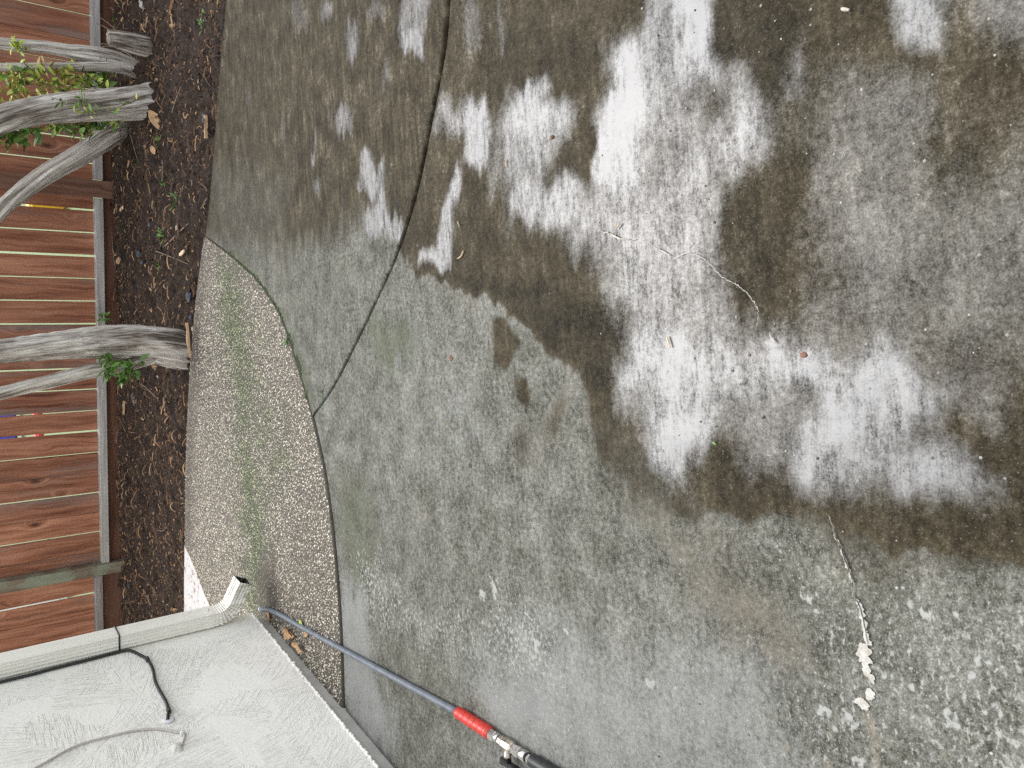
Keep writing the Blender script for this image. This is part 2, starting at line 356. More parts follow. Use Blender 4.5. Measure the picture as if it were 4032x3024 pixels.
def mat_stucco():
    g = G('hand_trowelled_stucco'); P = g.obj()
    # work in wall coordinates: x along the wall, y up
    ang = math.atan2(wdir[1], wdir[0])
    Q = g.mapping(P, rot=(0, 0, -ang)); sp = g.nd('ShaderNodeSeparateXYZ'); g.put(sp.inputs[0], Q)
    cb = g.nd('ShaderNodeCombineXYZ'); g.put(cb.inputs[0], sp.outputs[0]); g.put(cb.inputs[1], sp.outputs[2]); W2 = cb.outputs[0]
    wob = g.noise(W2, 5, 3, col=True)
    wv = g.nd('ShaderNodeVectorMath', operation='MULTIPLY_ADD'); g.put(wv.inputs[0], wob); wv.inputs[1].default_value = (.16, .16, 0); g.put(wv.inputs[2], W2); V = wv.outputs[0]
    def combed(scale, off, fr):
        vv = g.mapping(V, loc=off); cellc = g.vor(vv, scale, 'Color'); s3 = g.nd('ShaderNodeSeparateColor'); g.put(s3.inputs[0], cellc)
        rot = g.nd('ShaderNodeVectorRotate', rotation_type='Z_AXIS'); g.put(rot.inputs['Vector'], W2); g.put(rot.inputs['Angle'], g.add(g.mul(s3.outputs[0], 2.2), -.1))
        st = g.noise(g.mapping(rot.outputs[0], scale=(9, fr, 1)), 1.0, 4, .6, .6)
        keep = g.step(s3.outputs[1], .35, .6)
        return g.mul(g.step(st, .50, .64), keep)
    a = combed(4.5, (0, 0, 0), 120); b = combed(6.5, (3.3, 1.7, 0), 165)
    lump = g.noise(V, 26, 5, .6); flat = g.step(lump, .50, .56)
    h = g.add(g.add(g.mul(a, .55), g.mul(b, .45)), g.add(g.mul(flat, .16), g.mul(g.noise(P, 260, 3), .04)))
    c = g.mix(g.lin(g.noise(P, 3, 4), .3, .7), (.84, .815, .74), (.89, .87, .81))
    return g.out(c, .75, g.bump(h, 1.0, .0027), Specular_IOR_Level=.25)
M['stucco'] = mat_stucco()
M['found'] = simple('painted_foundation', (.46, .44, .40), .7, .14, 14, .3)
def mat_gutter():
    g = G('painted_metal_downspout'); P = g.obj(); st = g.noise(g.mapping(P, scale=(30, 30, 2)), 1.0, 5)
    c = g.mix(g.lin(st, .3, .7), (.80, .77, .69), (.90, .87, .80))
    sp = g.nd('ShaderNodeSeparateXYZ'); g.put(sp.inputs[0], P)
    dirt = g.mul(g.step(g.add(g.mul(sp.outputs[2], -4.2), g.noise(P, 22, 5)), -.55, .25), g.step(g.noise(g.mapping(P, scale=(60, 60, 18)), 1.0, 5), .40, .60))
    c = g.mix(g.mul(dirt, .75), c, g.mix(g.noise(P, 40, 3), (.10, .12, .04), (.30, .30, .17)))
    return g.out(c, .42, g.bump(st, .1, .001))
M['gutter'] = mat_gutter()
M['gutdark'] = simple('dark_pipe_inside', (.03, .032, .022), .8)  # near-black lining and end plate inside the elbow outlet
M['rubber'] = simple('black_cable_rubber', (.018, .02, .019), .45)
M['whiteplas'] = simple('white_plastic', (.72, .71, .73), .4, .06)
M['cable'] = simple('off_white_cable', (.50, .46, .42), .5, .12)
M['caulk'] = simple('smeared_caulk', (.62, .59, .53), .7, .12, 60, .5)
def mat_lance():
    g = G('grey_coated_lance'); P = g.obj(); f = g.noise(P, 30, 4); sp = g.vor(P, 75, 'Distance')
    c = g.mix(g.lin(f, .3, .7), (.10, .115, .135), (.16, .18, .205)); c = g.mix(g.step(sp, .06, .13, .8, 0), c, (.05, .045, .04))
    return g.out(c, .5, g.bump(f, .1, .001))
M['lance'] = mat_lance()
M['red'] = simple('red_rubber_grip', (.50, .035, .022), .38, .18, 50, .1)
M['chrome'] = simple('plated_steel', (.62, .61, .58), .24, .12, 40, .05, 1.0)
M['nickel'] = simple('dull_nickel_brass', (.50, .44, .37), .34, .15, 40, .08, 1.0)
M['black'] = simple('black_plastic', (.012, .012, .014), .32)
M['whitepaint'] = None
def mat_whitepaint():
    g = G('flaking_white_paint'); P = g.obj(); f = g.noise(P, 26, 6, .7); m = g.noise(P, 5, 4)
    c = g.mix(g.step(g.add(f, g.mul(g.add(m, -.5), .5)), .52, .62), (.47, .45, .43), (.22, .175, .15))
    return g.out(c, .7, g.bump(f, .5, .003))
M['whitepaint'] = mat_whitepaint()
M['lime'] = None
def mat_lime():
    g = G('white_lime_crust'); P = g.obj(); f = g.noise(P, 60, 5, .7)
    return g.out(g.ramp(f, [(.3, (.2800, .2520, .1960)), (.5, (.4200, .3990, .3500)), (.7, (.5600, .5530, .5250))]), .9, g.bump(f, .7, .004))
M['lime'] = mat_lime()
M['tanlime'] = simple('tan_lime_crust', (.17, .148, .108), .9, .35, 45, .7)
M['crack'] = simple('dark_crack', (.02, .018, .015), .95)
M['moss'] = simple('bright_moss', (.03, .055, .01), .95, .5, 120, .9)
M['yellow'] = simple('yellow_plastic', (.75, .45, .02), .4)
M['bluetoy'] = simple('blue_plastic', (.03, .05, .50), .4)
M['redtoy'] = simple('red_plastic', (.60, .03, .02), .4)
M['whitewall'] = simple('white_siding', (.82, .82, .82), .6, .05)

# ================================================================== THE GROUND AND SLABS
gp = mesh('ground', [(-90, -90, -.16), (90, -90, -.16), (90, 120, -.16), (-90, 120, -.16)], [(0, 1, 2, 3)], M['ground']); tag(gp, 'green grass ground glimpsed through the fence gaps', kind='structure')
sub = mesh('subsoil', [(-4, -4, -.14), (7, -4, -.14), (7, 5.2, -.14), (-4, 5.2, -.14)], [(0, 1, 2, 3)], M['soil']); tag(sub, 'dark earth showing in the joints between slabs', kind='structure')

def pxcurve(L, k=8):
    P = np.array([at(*p)[:2] for p in L]); return catmull(P, k)
JOINT = pxcurve([(1765, 0), (1748, 200), (1702, 450), (1640, 750), (1562, 1000), (1472, 1200), (1400, 1350), (1312, 1520), (1230, 1640)])
AGGR = pxcurve([(805, 930), (900, 1000), (1000, 1090), (1060, 1170), (1115, 1270), (1200, 1530), (1230, 1640), (1258, 1760), (1282, 1880), (1310, 2080), (1330, 2300), (1343, 2500), (1350, 2740)])
SOILE = pxcurve([(890, 0), (862, 300), (838, 600), (820, 800), (805, 930), (770, 1200), (745, 1500), (733, 1800), (728, 2150), (724, 2420)])
def fX(C, X, ext=(None, None)):
    o = np.argsort(C[:, 0]); x = C[o, 0]; y = C[o, 1]
    s0 = (y[3] - y[0]) / (x[3] - x[0]); s1 = (y[-1] - y[-4]) / (x[-1] - x[-4])
    if ext[0] is not None: s0 = ext[0]
    if ext[1] is not None: s1 = ext[1]
    r = np.interp(X, x, y); r = np.where(X < x[0], y[0] + s0 * (X - x[0]), r); r = np.where(X > x[-1], y[-1] + s1 * (X - x[-1]), r); return r
XT = float(AGGR[np.argmin(np.hypot(AGGR[:, 0] - JOINT[-1, 0], AGGR[:, 1] - JOINT[-1, 1])), 0])   # where the joint meets the aggregate
XC = float(SOILE[np.argmin(np.hypot(SOILE[:, 0] - AGGR[0, 0], SOILE[:, 1] - AGGR[0, 1])), 0])     # where aggregate meets soil edge
def g_main(X): return np.where(X > XT, fX(JOINT, X, (None, -.45)), fX(AGGR, X, (0, None)))

# ---- stain maps: outlines surveyed on the slab, softened and roughened
class Stain:
    def __init__(s, base=0.0): s.L = []; s.base = base
    def poly(s, pts, val, soft=.03, warp=1.0):
        s.L.append((np.array([at(*p)[:2] for p in pts]), val, soft, warp)); return s
    def ell(s, cx, cy, rx, ry, val, soft=.03, rot=0, warp=1.0):
        a = np.linspace(0, 2 * math.pi, 14, endpoint=False); c, q = math.cos(math.radians(rot)), math.sin(math.radians(rot))
        return s.poly([(cx + rx * math.cos(t) * c - ry * math.sin(t) * q, cy + rx * math.cos(t) * q + ry * math.sin(t) * c) for t in a], val, soft, warp)
    def line(s, pts, wdt, val, soft=.02, warp=1.0):
        s.L.append((('line', np.array([at(*p)[:2] for p in pts]), wdt), val, soft, warp)); return s
    def eval(s, X, Y):
        res = np.full(X.shape, s.base, float)
        ca, sa_ = math.cos(SA), math.sin(SA); a = X * ca + Y * sa_; b = -X * sa_ + Y * ca
        wx = (fbm(a * 9, b * 22, 4, 3) - .5) * 2; wy = (fbm(a * 9, b * 22, 4, 31) - .5) * 2
        lx = (fbm(a * 3.1, b * 3.1, 3, 53) - .5) * 2; ly = (fbm(a * 3.1, b * 3.1, 3, 71) - .5) * 2
        sx = (fbm(a * 5, b * 48, 3, 91) - .5) * 2 * np.clip((Y - .9) / 1.3, .25, 1.2)
        for sh, val, soft, warp in s.L:
            line = isinstance(sh, tuple); pl = sh[1] if line else sh
            m = soft * 1.2 + .12 + (sh[2] if line else 0)
            sel = (X > pl[:, 0].min() - m) & (X < pl[:, 0].max() + m) & (Y > pl[:, 1].min() - m) & (Y < pl[:, 1].max() + m)
            if not sel.any(): continue
            amp = min(.055, .022 + soft * .5) * warp
            x = X[sel] + (wx[sel] * 1.0 + lx[sel] * .6) * amp * 1.1 + sx[sel] * amp * 1.3; y = Y[sel] + (wy[sel] + ly[sel] * .6) * amp
            d2 = np.full(x.shape, 1e9); ins = np.zeros(x.shape, bool); N = len(pl)
            for i in range(N - 1 if line else N):
                p, q = pl[i], pl[(i + 1) % N]; e = q - p; L2 = e @ e + 1e-12
                t = np.clip(((x - p[0]) * e[0] + (y - p[1]) * e[1]) / L2, 0, 1)
                d2 = np.minimum(d2, (x - p[0] - t * e[0]) ** 2 + (y - p[1] - t * e[1]) ** 2)
                if not line and abs(q[1] - p[1]) > 1e-9:
                    c = (p[1] > y) != (q[1] > y); ins ^= c & (x < (q[0] - p[0]) * (y - p[1]) / (q[1] - p[1]) + p[0])
            d = np.sqrt(d2); sd = d - sh[2] if line else np.where(ins, -d, d)
            soft = soft * 1.5; t = np.clip((soft - sd) / (2 * soft), 0, 1); wgt = t * t * (3 - 2 * t)
            res[sel] = res[sel] * (1 - wgt) + val * wgt
        return res
WET = Stain(0.05)
WET.poly([(700, -2600), (1900, -2600), (1700, 700), (1590, 960), (1500, 1010), (1430, 900), (1250, 1000), (1100, 1060), (900, 990), (805, 930)], .86, .12)
WET.poly([(805, 930), (900, 940), (1050, 960), (1250, 990), (1420, 1010), (1530, 1010), (1420, 1220), (1235, 1560), (1130, 1260), (1000, 1080)], .36, .09)
WET.poly([(840, 0), (1000, 0), (940, 700), (800, 900)], .95, .10)
WET.poly([(820, 600), (1150, 650), (1130, 900), (960, 960), (830, 900)], .62, .10)
WET.poly([(1750, -2600), (5600, -2600), (5600, 2230), (4032, 2215), (3700, 2185), (3450, 2110), (3300, 2050), (3160, 1965), (3020, 2010), (2850, 1990), (2700, 2040), (2560, 1990), (2500, 1880), (2380, 1800), (2330, 1660), (2320, 1560), (2280, 1480), (2160, 1400), (2120, 1320), (2060, 1270), (1960, 1180), (1800, 1130), (1640, 1080), (1560, 1000)], .86, .013)
WET.poly([(3200, 420), (3560, 330), (3700, 700), (4100, 600), (5600, 700), (5600, 1500), (3900, 1500), (3600, 1450), (3300, 1350), (3200, 900)], .62, .10)
WET.poly([(1640, 1050), (1740, 1090), (1850, 1080), (2050, 1100), (2250, 1160), (2400, 1200), (2520, 1330), (2500, 1440), (2330, 1560), (2280, 1475), (2160, 1395), (2100, 1300), (1960, 1180), (1800, 1125), (1660, 1095)], 1.2, .014)
WET.poly([(1960, 60), (2330, 100), (2330, 240), (2230, 330), (2110, 330), (1990, 300), (1900, 440)], 1.12, .06)
WET.poly([(2800, 30), (3130, 60), (3080, 400), (3030, 500), (2950, 380), (2900, 280), (2800, 270), (2780, 150)], 1.2, .03)
WET.poly([(2860, 720), (3010, 760), (3200, 1000), (3150, 1310), (2960, 1330), (2900, 1200), (2900, 1000)], 1.08, .06)
WET.poly([(2720, 1720), (2900, 1690), (3060, 1800), (3160, 1880), (3120, 1960), (2960, 1990), (2840, 1960), (2720, 1900)], 1.12, .05)
WET.poly([(3140, 1900), (3300, 1960), (3560, 1930), (3850, 1990), (4032, 1920), (4200, 2000), (4100, 2230), (3700, 2170), (3460, 2100), (3300, 2040)], 1.12, .05)
WET.poly([(3180, 2010), (3320, 2080), (3500, 2200), (3700, 2310), (3560, 2290), (3350, 2160)], .75, .06)
WET.poly([(3500, 1690), (3650, 1720), (3860, 1790), (3950, 1850), (3780, 1850), (3600, 1790)], 1.05, .05)
WET.poly([(3880, 1560), (4100, 1480), (4100, 2000), (3900, 1960)], 1.0, .05)
WET.poly([(2560, 1640), (2900, 1560), (3060, 1600), (3000, 1680), (2750, 1720), (2560, 1740)], .7, .05)
WET.poly([(2330, 1640), (2600, 1690), (2620, 1850), (2560, 1990), (2430, 1900), (2370, 1780)], .66, .07)
WET.poly([(1928, 1240), (1990, 1246), (2055, 1345), (2000, 1455), (1945, 1450)], .85, .010, .5)
WET.poly([(2030, 1470), (2075, 1480), (2095, 1560), (2080, 1610), (2040, 1570)], .85, .010, .5)
WET.ell(2050, 1760, 38, 110, .62, .03)
WET.ell(2200, 1640, 40, 60, .58, .02)
WET.ell(2600, 1990, 60, 130, .5, .06, 30)
WET.poly([(3040, 2300), (3110, 2320), (3160, 2480), (3260, 2560), (3180, 2600), (3070, 2480)], .34, .06)
WET.ell(3210, 2420, 40, 22, .5, .02)
WET.ell(1780, 2420, 14, 50, .4, .02)
WET.ell(2530, 2340, 20, 26, .4, .02)
WET.poly([(1480, 2550), (1620, 2600), (1640, 2680), (1500, 2660)], .3, .04)
FILM = Stain(0.0)
def fp(pts, v=1.0, s=.03, warp=1.0): FILM.poly(pts, v * .95, s * .95, warp)
fp([(2360, 147), (2530, 100), (2530, -330), (2793, -330), (2793, 35), (2782, 194), (2817, 282), (2893, 288), (2946, 400), (3020, 517), (3035, 588), (2976, 664), (2860, 730), (2830, 960), (2900, 1120), (2960, 1300), (2700, 1330), (2540, 1300), (2523, 1206), (2417, 1135), (2394, 1018), (2260, 960), (2190, 900), (1994, 870), (1994, 764), (2070, 700), (2229, 676), (2294, 740), (2341, 558), (2364, 353)], .66, .06)
fp([(2420, 200), (2540, 140), (2545, 480), (2535, 640), (2440, 740), (2350, 690), (2345, 540), (2370, 380), (2440, 360)], 1.25, .03)
fp([(2540, -330), (2600, -330), (2590, 300), (2600, 560), (2560, 640), (2545, 300)], .72, .02)
fp([(2650, -330), (2785, -330), (2770, 200), (2810, 290), (2760, 310), (2690, 190), (2660, 90)], 1.3, .03)
fp([(2880, 300), (2940, 400), (3010, 520), (3010, 600), (2930, 640), (2890, 560), (2850, 500), (2880, 400)], .95, .03)
fp([(2680, 680), (2780, 640), (2760, 760), (2690, 790)], .85, .03)
fp([(2740, 330), (2860, 350), (2870, 470), (2780, 500)], .28, .03)
fp([(2560, 560), (2720, 520), (2700, 640), (2560, 800)], .55, .04)
fp([(2300, 860), (2440, 800), (2560, 880), (2700, 860), (2790, 960), (2700, 1010), (2600, 1000), (2540, 1120), (2560, 1280), (2500, 1250), (2410, 1130), (2395, 1010)], .78, .08)
fp([(1953, 529), (2010, 330), (2060, 330), (2147, 255), (2180, 300), (2135, 364), (2270, 380), (2276, 470), (2250, 540), (2150, 640), (2120, 700), (2010, 700)], .74, .03)
fp([(2030, 340), (2130, 290), (2160, 400), (2120, 560), (2040, 480)], 1.0, .03)
fp([(2000, 770), (2070, 705), (2085, 760), (2110, 700), (2150, 750), (2230, 680), (2275, 730), (2262, 858), (2150, 870), (2020, 860)], .85, .02)
fp([(2264, 505), (2323, 510), (2338, 600), (2305, 705), (2262, 680)], 0.0, .02)
fp([(1720, 400), (1780, 380), (1840, 376), (1905, 400), (1928, 635), (1834, 650), (1828, 545), (1730, 520), (1690, 500)], .66, .03)
fp([(1842, 380), (1900, 400), (1922, 640), (1845, 640), (1835, 500)], 1.05, .02)
fp([(1928, 500), (1960, 380), (1990, 330), (1985, 700), (1935, 780)], .5, .03)
fp([(1805, 623), (1824, 690), (1800, 830), (1785, 1000), (1775, 1065), (1655, 1047), (1655, 990), (1725, 990), (1740, 860), (1770, 740)], .92, .015)
fp([(1440, 576), (1460, 620), (1480, 680), (1505, 629), (1511, 793), (1535, 870), (1587, 852), (1576, 970), (1520, 940), (1440, 934), (1435, 845), (1470, 790), (1400, 723), (1425, 600)], .86, .02)
fp([(1425, 590), (1450, 600), (1470, 720), (1425, 730)], 1.1, .02)
fp([(1576, 118), (1600, -100), (1720, -100), (1690, 60), (1664, 135), (1664, 220), (1629, 245), (1582, 217)], .66, .03)
fp([(1580, 120), (1660, 140), (1660, 225), (1625, 240), (1585, 215)], 1.0, .02)
for cx, cy, rx, ry, v in [(1288, 53, 26, 44, .68), (1382, 153, 30, 75, .64), (1358, 476, 30, 70, .75), (1235, 605, 13, 32, .95), (1105, 500, 12, 70, .52), (1247, 740, 20, 42, .55), (1520, 305, 13, 65, .5), (1180, 60, 40, 80, .42), (980, 390, 14, 50, .42), (1300, 490, 10, 50, .52), (1480, 30, 50, 60, .42), (1850, 120, 40, 120, .42), (1960, 60, 10, 160, .5)]: FILM.ell(cx, cy, rx, ry, v, .022)
fp([(2505, 1288), (2700, 1330), (2791, 1290), (2902, 1323), (3008, 1370), (3060, 1300), (3190, 1282), (3249, 1194), (3231, 1388), (3308, 1470), (3378, 1382), (3467, 1329), (3543, 1400), (3584, 1494), (3849, 1505), (3907, 1530), (3880, 1620), (3700, 1680), (3560, 1700), (3700, 1800), (3842, 1930), (3740, 1940), (3480, 1890), (3274, 1903), (3163, 1850), (3096, 1800), (2944, 1770), (2873, 1658), (2770, 1670), (2705, 1705), (2682, 1782), (2652, 1875), (2599, 1817), (2582, 1658), (2447, 1594), (2441, 1447), (2535, 1370)], .84, .06)
fp([(2530, 1300), (2650, 1340), (2740, 1420), (2700, 1560), (2760, 1650), (2690, 1700), (2640, 1600), (2560, 1500), (2470, 1480), (2540, 1390)], 1.25, .05)
fp([(2590, 1640), (2700, 1640), (2670, 1780), (2650, 1875), (2600, 1810)], 1.25, .03)
fp([(3010, 1390), (3230, 1390), (3280, 1480), (3130, 1480), (3020, 1440)], 1.35, .03)
fp([(3240, 1450), (3420, 1500), (3560, 1560), (3360, 1620), (3280, 1740), (3250, 1860), (3200, 1820), (3200, 1600)], 1.3, .05)
fp([(3390, 1390), (3470, 1340), (3540, 1410), (3560, 1500), (3640, 1520), (3600, 1560), (3440, 1520)], 1.3, .04)
fp([(3060, 1500), (3190, 1510), (3190, 1640), (3080, 1620)], .35, .04)
fp([(2560, 1450), (2640, 1600), (2560, 1640), (2460, 1580)], .6, .05)
fp([(2850, 1560), (3050, 1580), (3100, 1690), (2960, 1700), (2860, 1640)], .45, .05)
fp([(3680, 1810), (3840, 1920), (3740, 1930), (3560, 1850)], 1.25, .05)
fp([(3494, 29), (3560, -150), (3700, -150), (3700, 20), (3664, 170), (3611, 194), (3517, 100)], 1.05, .02)
fp([(3720, -150), (4200, -150), (4200, 260), (4000, 260), (3900, 250), (3830, 160), (3760, 130)], .55, .04)
fp([(3117, 112), (3147, 235), (3129, 388), (3076, 382), (3090, 200)], .55, .015)
fp([(3130, 210), (3280, 190), (3420, 230), (3560, 380), (3700, 600), (3780, 480), (4100, 420), (5600, 420), (5600, 1500), (3980, 1540), (3860, 1490), (3590, 1480), (3470, 1300), (3300, 1420), (3260, 1180), (3170, 860), (3090, 480)], .36, .10)
fp([(3350, 330), (3560, 330), (3640, 500), (3560, 640), (3380, 600)], .46, .05)
fp([(3260, 600), (3560, 800), (3600, 1200), (3480, 1280), (3300, 1150), (3200, 860)], .46, .07)
fp([(3640, 850), (5600, 700), (5600, 1480), (3700, 1450)], .38, .07)
ALG = Stain(0.0)
ALG.line([(900, 1000), (1000, 1090), (1115, 1270), (1200, 1530), (1235, 1650)], .03, .9, .05)
ALG.line([(1040, 1000), (1140, 1180), (1200, 1400)], .05, .4, .08)
ALG.poly([(1120, 800), (1260, 780), (1250, 1000), (1130, 1050)], .38, .08)
ALG.poly([(1460, 1260), (1600, 1240), (1680, 1350), (1620, 1440), (1480, 1450)], .68, .08)
ALG.poly([(1310, 1900), (1420, 1830), (1480, 2000), (1430, 2150), (1330, 2120)], .58, .10)
ALG.poly([(1340, 2100), (1460, 2100), (1480, 2280), (1400, 2300)], .62, .06)
ALG.poly([(2400, 1780), (2580, 1800), (2560, 1980), (2420, 1960)], .3, .08)
RUST = Stain(0.0)
RUST.poly([(2060, 1540), (2300, 1500), (2340, 1700), (2200, 1800), (2060, 1850)], .5, .08)
RUST.poly([(1540, 1640), (1700, 1660), (1680, 1800), (1560, 1760)], .4, .06)
RUST.poly([(1680, 1140), (1900, 1150), (1930, 1240), (1700, 1200)], .6, .05)
RUST.poly([(2640, 2150), (2800, 2160), (2980, 2350), (3200, 2560), (3160, 2640), (2900, 2500), (2700, 2400)], .5, .08)
RUST.poly([(2560, 2000), (2900, 2050), (2860, 2150), (2620, 2120)], .5, .08)
RUST.poly([(2930, 2300), (3100, 2320), (3200, 2620), (3000, 2560)], .45, .08)
RUST.poly([(2560, 2080), (2900, 2180), (3120, 2420), (3240, 2600), (3100, 2660), (2880, 2480), (2680, 2300)], .62, .10)
RUST.poly([(1560, 1900), (1700, 1950), (1800, 2250), (1680, 2200)], .4, .1)
RUST.poly([(3000, 2780), (3500, 2780), (3500, 3024), (3000, 3024)], .35, .1)
FLK = Stain(0.0)
FLK.poly([(1350, 2080), (1500, 2100), (1640, 2300), (1960, 2330), (2140, 2480), (2160, 2700), (1960, 2700), (1700, 2600), (1540, 2560), (1400, 2480)], .55, .12)
FLK.poly([(2500, 2100), (3050, 2060), (3200, 2700), (2700, 2700)], .3, .15)
FLK.poly([(1900, 2650), (3000, 2600), (3050, 3100), (1900, 3100)], .42, .15)
FLK.poly([(1380, 2120), (1480, 2200), (1620, 2400), (1520, 2440), (1400, 2300)], .72, .08)
FLK.poly([(1980, 2400), (2130, 2440), (2130, 2620), (2020, 2620)], .72, .08)
FLK.poly([(3060, 2060), (3300, 2100), (3500, 2250), (4200, 2300), (4200, 3100), (3150, 3100), (3220, 2700), (3100, 2400)], .52, .1)
FLK.poly([(3440, 2640), (4100, 2560), (4100, 3024), (3700, 3050)], .6, .15)
FLK.poly([(2980, 2700), (3350, 2650), (3450, 3060), (3050, 3060)], .55, .1)
FLK.poly([(2360, 2200), (2620, 2200), (2650, 2500), (2400, 2500)], .35, .1)
FLK.poly([(2000, 1840), (2250, 1900), (2420, 2100), (2330, 2140), (2130, 1980)], .4, .06)
FLK.ell(3265, 2775, 19, 23, 1.35, .008)
FLK.ell(3275, 2815, 9, 10, 1.35, .008)
FLK.ell(3345, 2810, 10, 10, 1.35, .008)
FLK.ell(3370, 2820, 12, 10, 1.35, .008)
FLK.ell(3410, 2856, 7, 12, 1.35, .008)
FLK.ell(3390, 2965, 10, 14, 1.35, .008)
FLK.ell(3660, 2425, 12, 10, 1.35, .008)
FLK.ell(3620, 2730, 10, 23, 1.35, .008)
FLK.ell(3150, 2125, 9, 12, 1.35, .008)
FLK.ell(3180, 2300, 10, 10, 1.35, .008)
FLK.ell(2560, 2685, 9, 19, 1.35, .008)
FLK.ell(2110, 2540, 9, 18, 1.35, .008)
FLK.ell(1950, 2320, 7, 21, 1.35, .008)
FLK.ell(1890, 2340, 7, 21, 1.35, .008)
FLK.ell(2240, 2500, 12, 16, 1.35, .008)
FLK.ell(3810, 2870, 16, 12, 1.35, .008)
FLK.ell(3600, 2370, 18, 8, 1.35, .008)
TAN = Stain(0.0)
TAN.ell(3460, 2840, 38, 75, 1.1, .012)
TAN.ell(3478, 2950, 34, 70, 1.1, .012)
TAN.ell(3285, 2855, 15, 25, 1.1, .012)
TAN.ell(3342, 2722, 11, 15, 1.1, .012)
TAN.ell(3095, 2930, 14, 34, 1.1, .012)
TAN.ell(3405, 2940, 16, 14, 1.1, .012)
TAN.ell(3300, 3000, 26, 18, 1.1, .012)
TAN.ell(3560, 2930, 12, 12, 1.1, .012)
TAN.ell(3840, 2935, 20, 12, 1.1, .012)
TAN.ell(3770, 3000, 26, 20, 1.1, .012)
TAN.ell(3440, 2900, 70, 190, .35, .06)
PALE = Stain(0.30)
PALE.poly([(1850, 2700), (2150, 2500), (2500, 2620), (2760, 2560), (3020, 2700), (3080, 3100), (2000, 3100)], .85, .14)
PALE.poly([(1900, 2700), (2080, 2720), (2160, 2850), (2000, 2860)], 1.1, .04)
PALE.poly([(1340, 2280), (1420, 2350), (1480, 2700), (1560, 2900), (1480, 2960), (1350, 2740)], .9, .05)
PALE.poly([(1600, 1280), (1900, 1280), (1950, 1700), (1850, 1900), (1560, 1900), (1500, 1640)], .42, .12)
PALE.poly([(2050, 1950), (2500, 2050), (2600, 2350), (2100, 2250)], .32, .1)
PALE.poly([(1540, 2560), (1760, 2620), (1860, 2760), (1700, 2740), (1560, 2660)], .0, .05)
PALE.poly([(2900, 2080), (3300, 2200), (3250, 2600), (3000, 2500)], .25, .1)

def strip(name, Xs, lo, hi, ny, mat, z0=0.0, bevel=(True, True), gap=(.005, .005), stains=True, group=None, zfun=None, skirt=.12):
    """a slab between two edge curves given as y(x), with rounded arrises and sides"""
    lo = lo + gap[0]; hi = hi - gap[1]
    t = np.linspace(0, 1, ny); offs = []
    rows = []
    B = [(0, -.012), (.0025, -.005), (.007, -.0015), (.014, 0)]
    wid = np.maximum(hi - lo, .0002)
    def row(y, dz): rows.append((y, np.full_like(Xs, z0 + dz)))
    row(lo, -skirt)
    for o, dz in B: row(lo + np.minimum(o, wid * .3), dz)
    for tt in t[1:-1]: row(lo + wid * tt, 0)
    for o, dz in B[::-1]: row(hi - np.minimum(o, wid * .3), dz)
    row(hi, -skirt)
    Yv = np.array([r[0] for r in rows]); Zv = np.array([r[1] for r in rows]); Xv = np.broadcast_to(Xs, Yv.shape)
    # order rows so that they never cross
    Yv = np.maximum.accumulate(Yv, axis=0)
    ng = (fbm(Xv * 1.1, Yv * 1.1, 3, 9) - .5) * .006
    Zv = Zv + ng + (fbm(Xv * 30, Yv * 30, 2, 19) - .5) * .0012
    V = np.stack([Xv, Yv, Zv], -1).reshape(-1, 3)
    nr, nc = Yv.shape; i = np.arange(nr - 1)[:, None] * nc + np.arange(nc - 1)[None, :]
    Fc = np.stack([i, i + 1, i + nc + 1, i + nc], -1).reshape(-1, 4)
    at_ = None
    if stains:
        X_, Y_ = V[:, 0], V[:, 1]
        at_ = {k: ('FLOAT', s.eval(X_, Y_)) for k, s in stains.items()}
    o = mesh(name, V, Fc, mat, None, True, at_)
    return o
def xs(parts):
    return np.concatenate([np.arange(a, b, d) for a, b, d in parts])
ST = dict(wet=WET, film=FILM, algae=ALG, rust=RUST, flake=FLK, pale=PALE, tan=TAN)
Xm = xs([(-3.0, -1.5, .06), (-1.5, 1.45, .0105), (1.45, 4.5, .06)])
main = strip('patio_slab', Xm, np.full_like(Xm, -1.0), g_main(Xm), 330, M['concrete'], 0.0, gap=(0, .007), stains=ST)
tag(main, 'large wet and dry stained grey concrete patio slab', kind='structure')
Xf = xs([(XT + .004, 2.15, .0105), (2.15, 6.0, .06)])
hf_ = np.where(Xf < XC, fX(AGGR, Xf), fX(SOILE, Xf, (None, -.45)))
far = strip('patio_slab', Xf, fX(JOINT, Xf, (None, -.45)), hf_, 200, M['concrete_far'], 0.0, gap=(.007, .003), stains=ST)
tag(far, 'wet brown concrete slab between soil bed and curved joint', kind='structure')
# exposed aggregate slab
AGA = Stain(0.1); AGA.line([(905, 1130), (950, 1450), (985, 1800), (1010, 2250)], .14, .95, .22); AGA.ell(1010, 2330, 60, 70, .7, .06); AGA.poly([(960, 1600), (1120, 1550), (1180, 1900), (1040, 2000)], .45, .12)
AGW = Stain(0.05); AGW.line([(790, 950), (775, 1250), (755, 1500), (745, 1850), (740, 2120)], .10, 1.0, .13); AGW.line([(800, 940), (900, 1010), (1000, 1100), (1060, 1180)], .03, .8, .05); AGW.line([(1110, 1290), (1190, 1560)], .015, .5, .03); AGW.ell(1100, 2380, 90, 70, .7, .09); AGW.ell(1060, 2280, 45, 110, .95, .05); AGW.poly([(1090, 2000), (1240, 2060), (1280, 2400), (1150, 2350)], .4, .15); AGW.line([(960, 2180), (1000, 2290)], .015, .7, .03)
XW = float(at(728, 2150)[0])
Xa = xs([(-1.9, -1.25, .05), (-1.25, XC - .002, .012)])
WHC = pxcurve([(728, 2150), (752, 2200), (775, 2260), (798, 2320), (822, 2375), (850, 2430)])
ya = np.where(Xa > XW, fX(SOILE, Xa), fX(WHC, Xa))
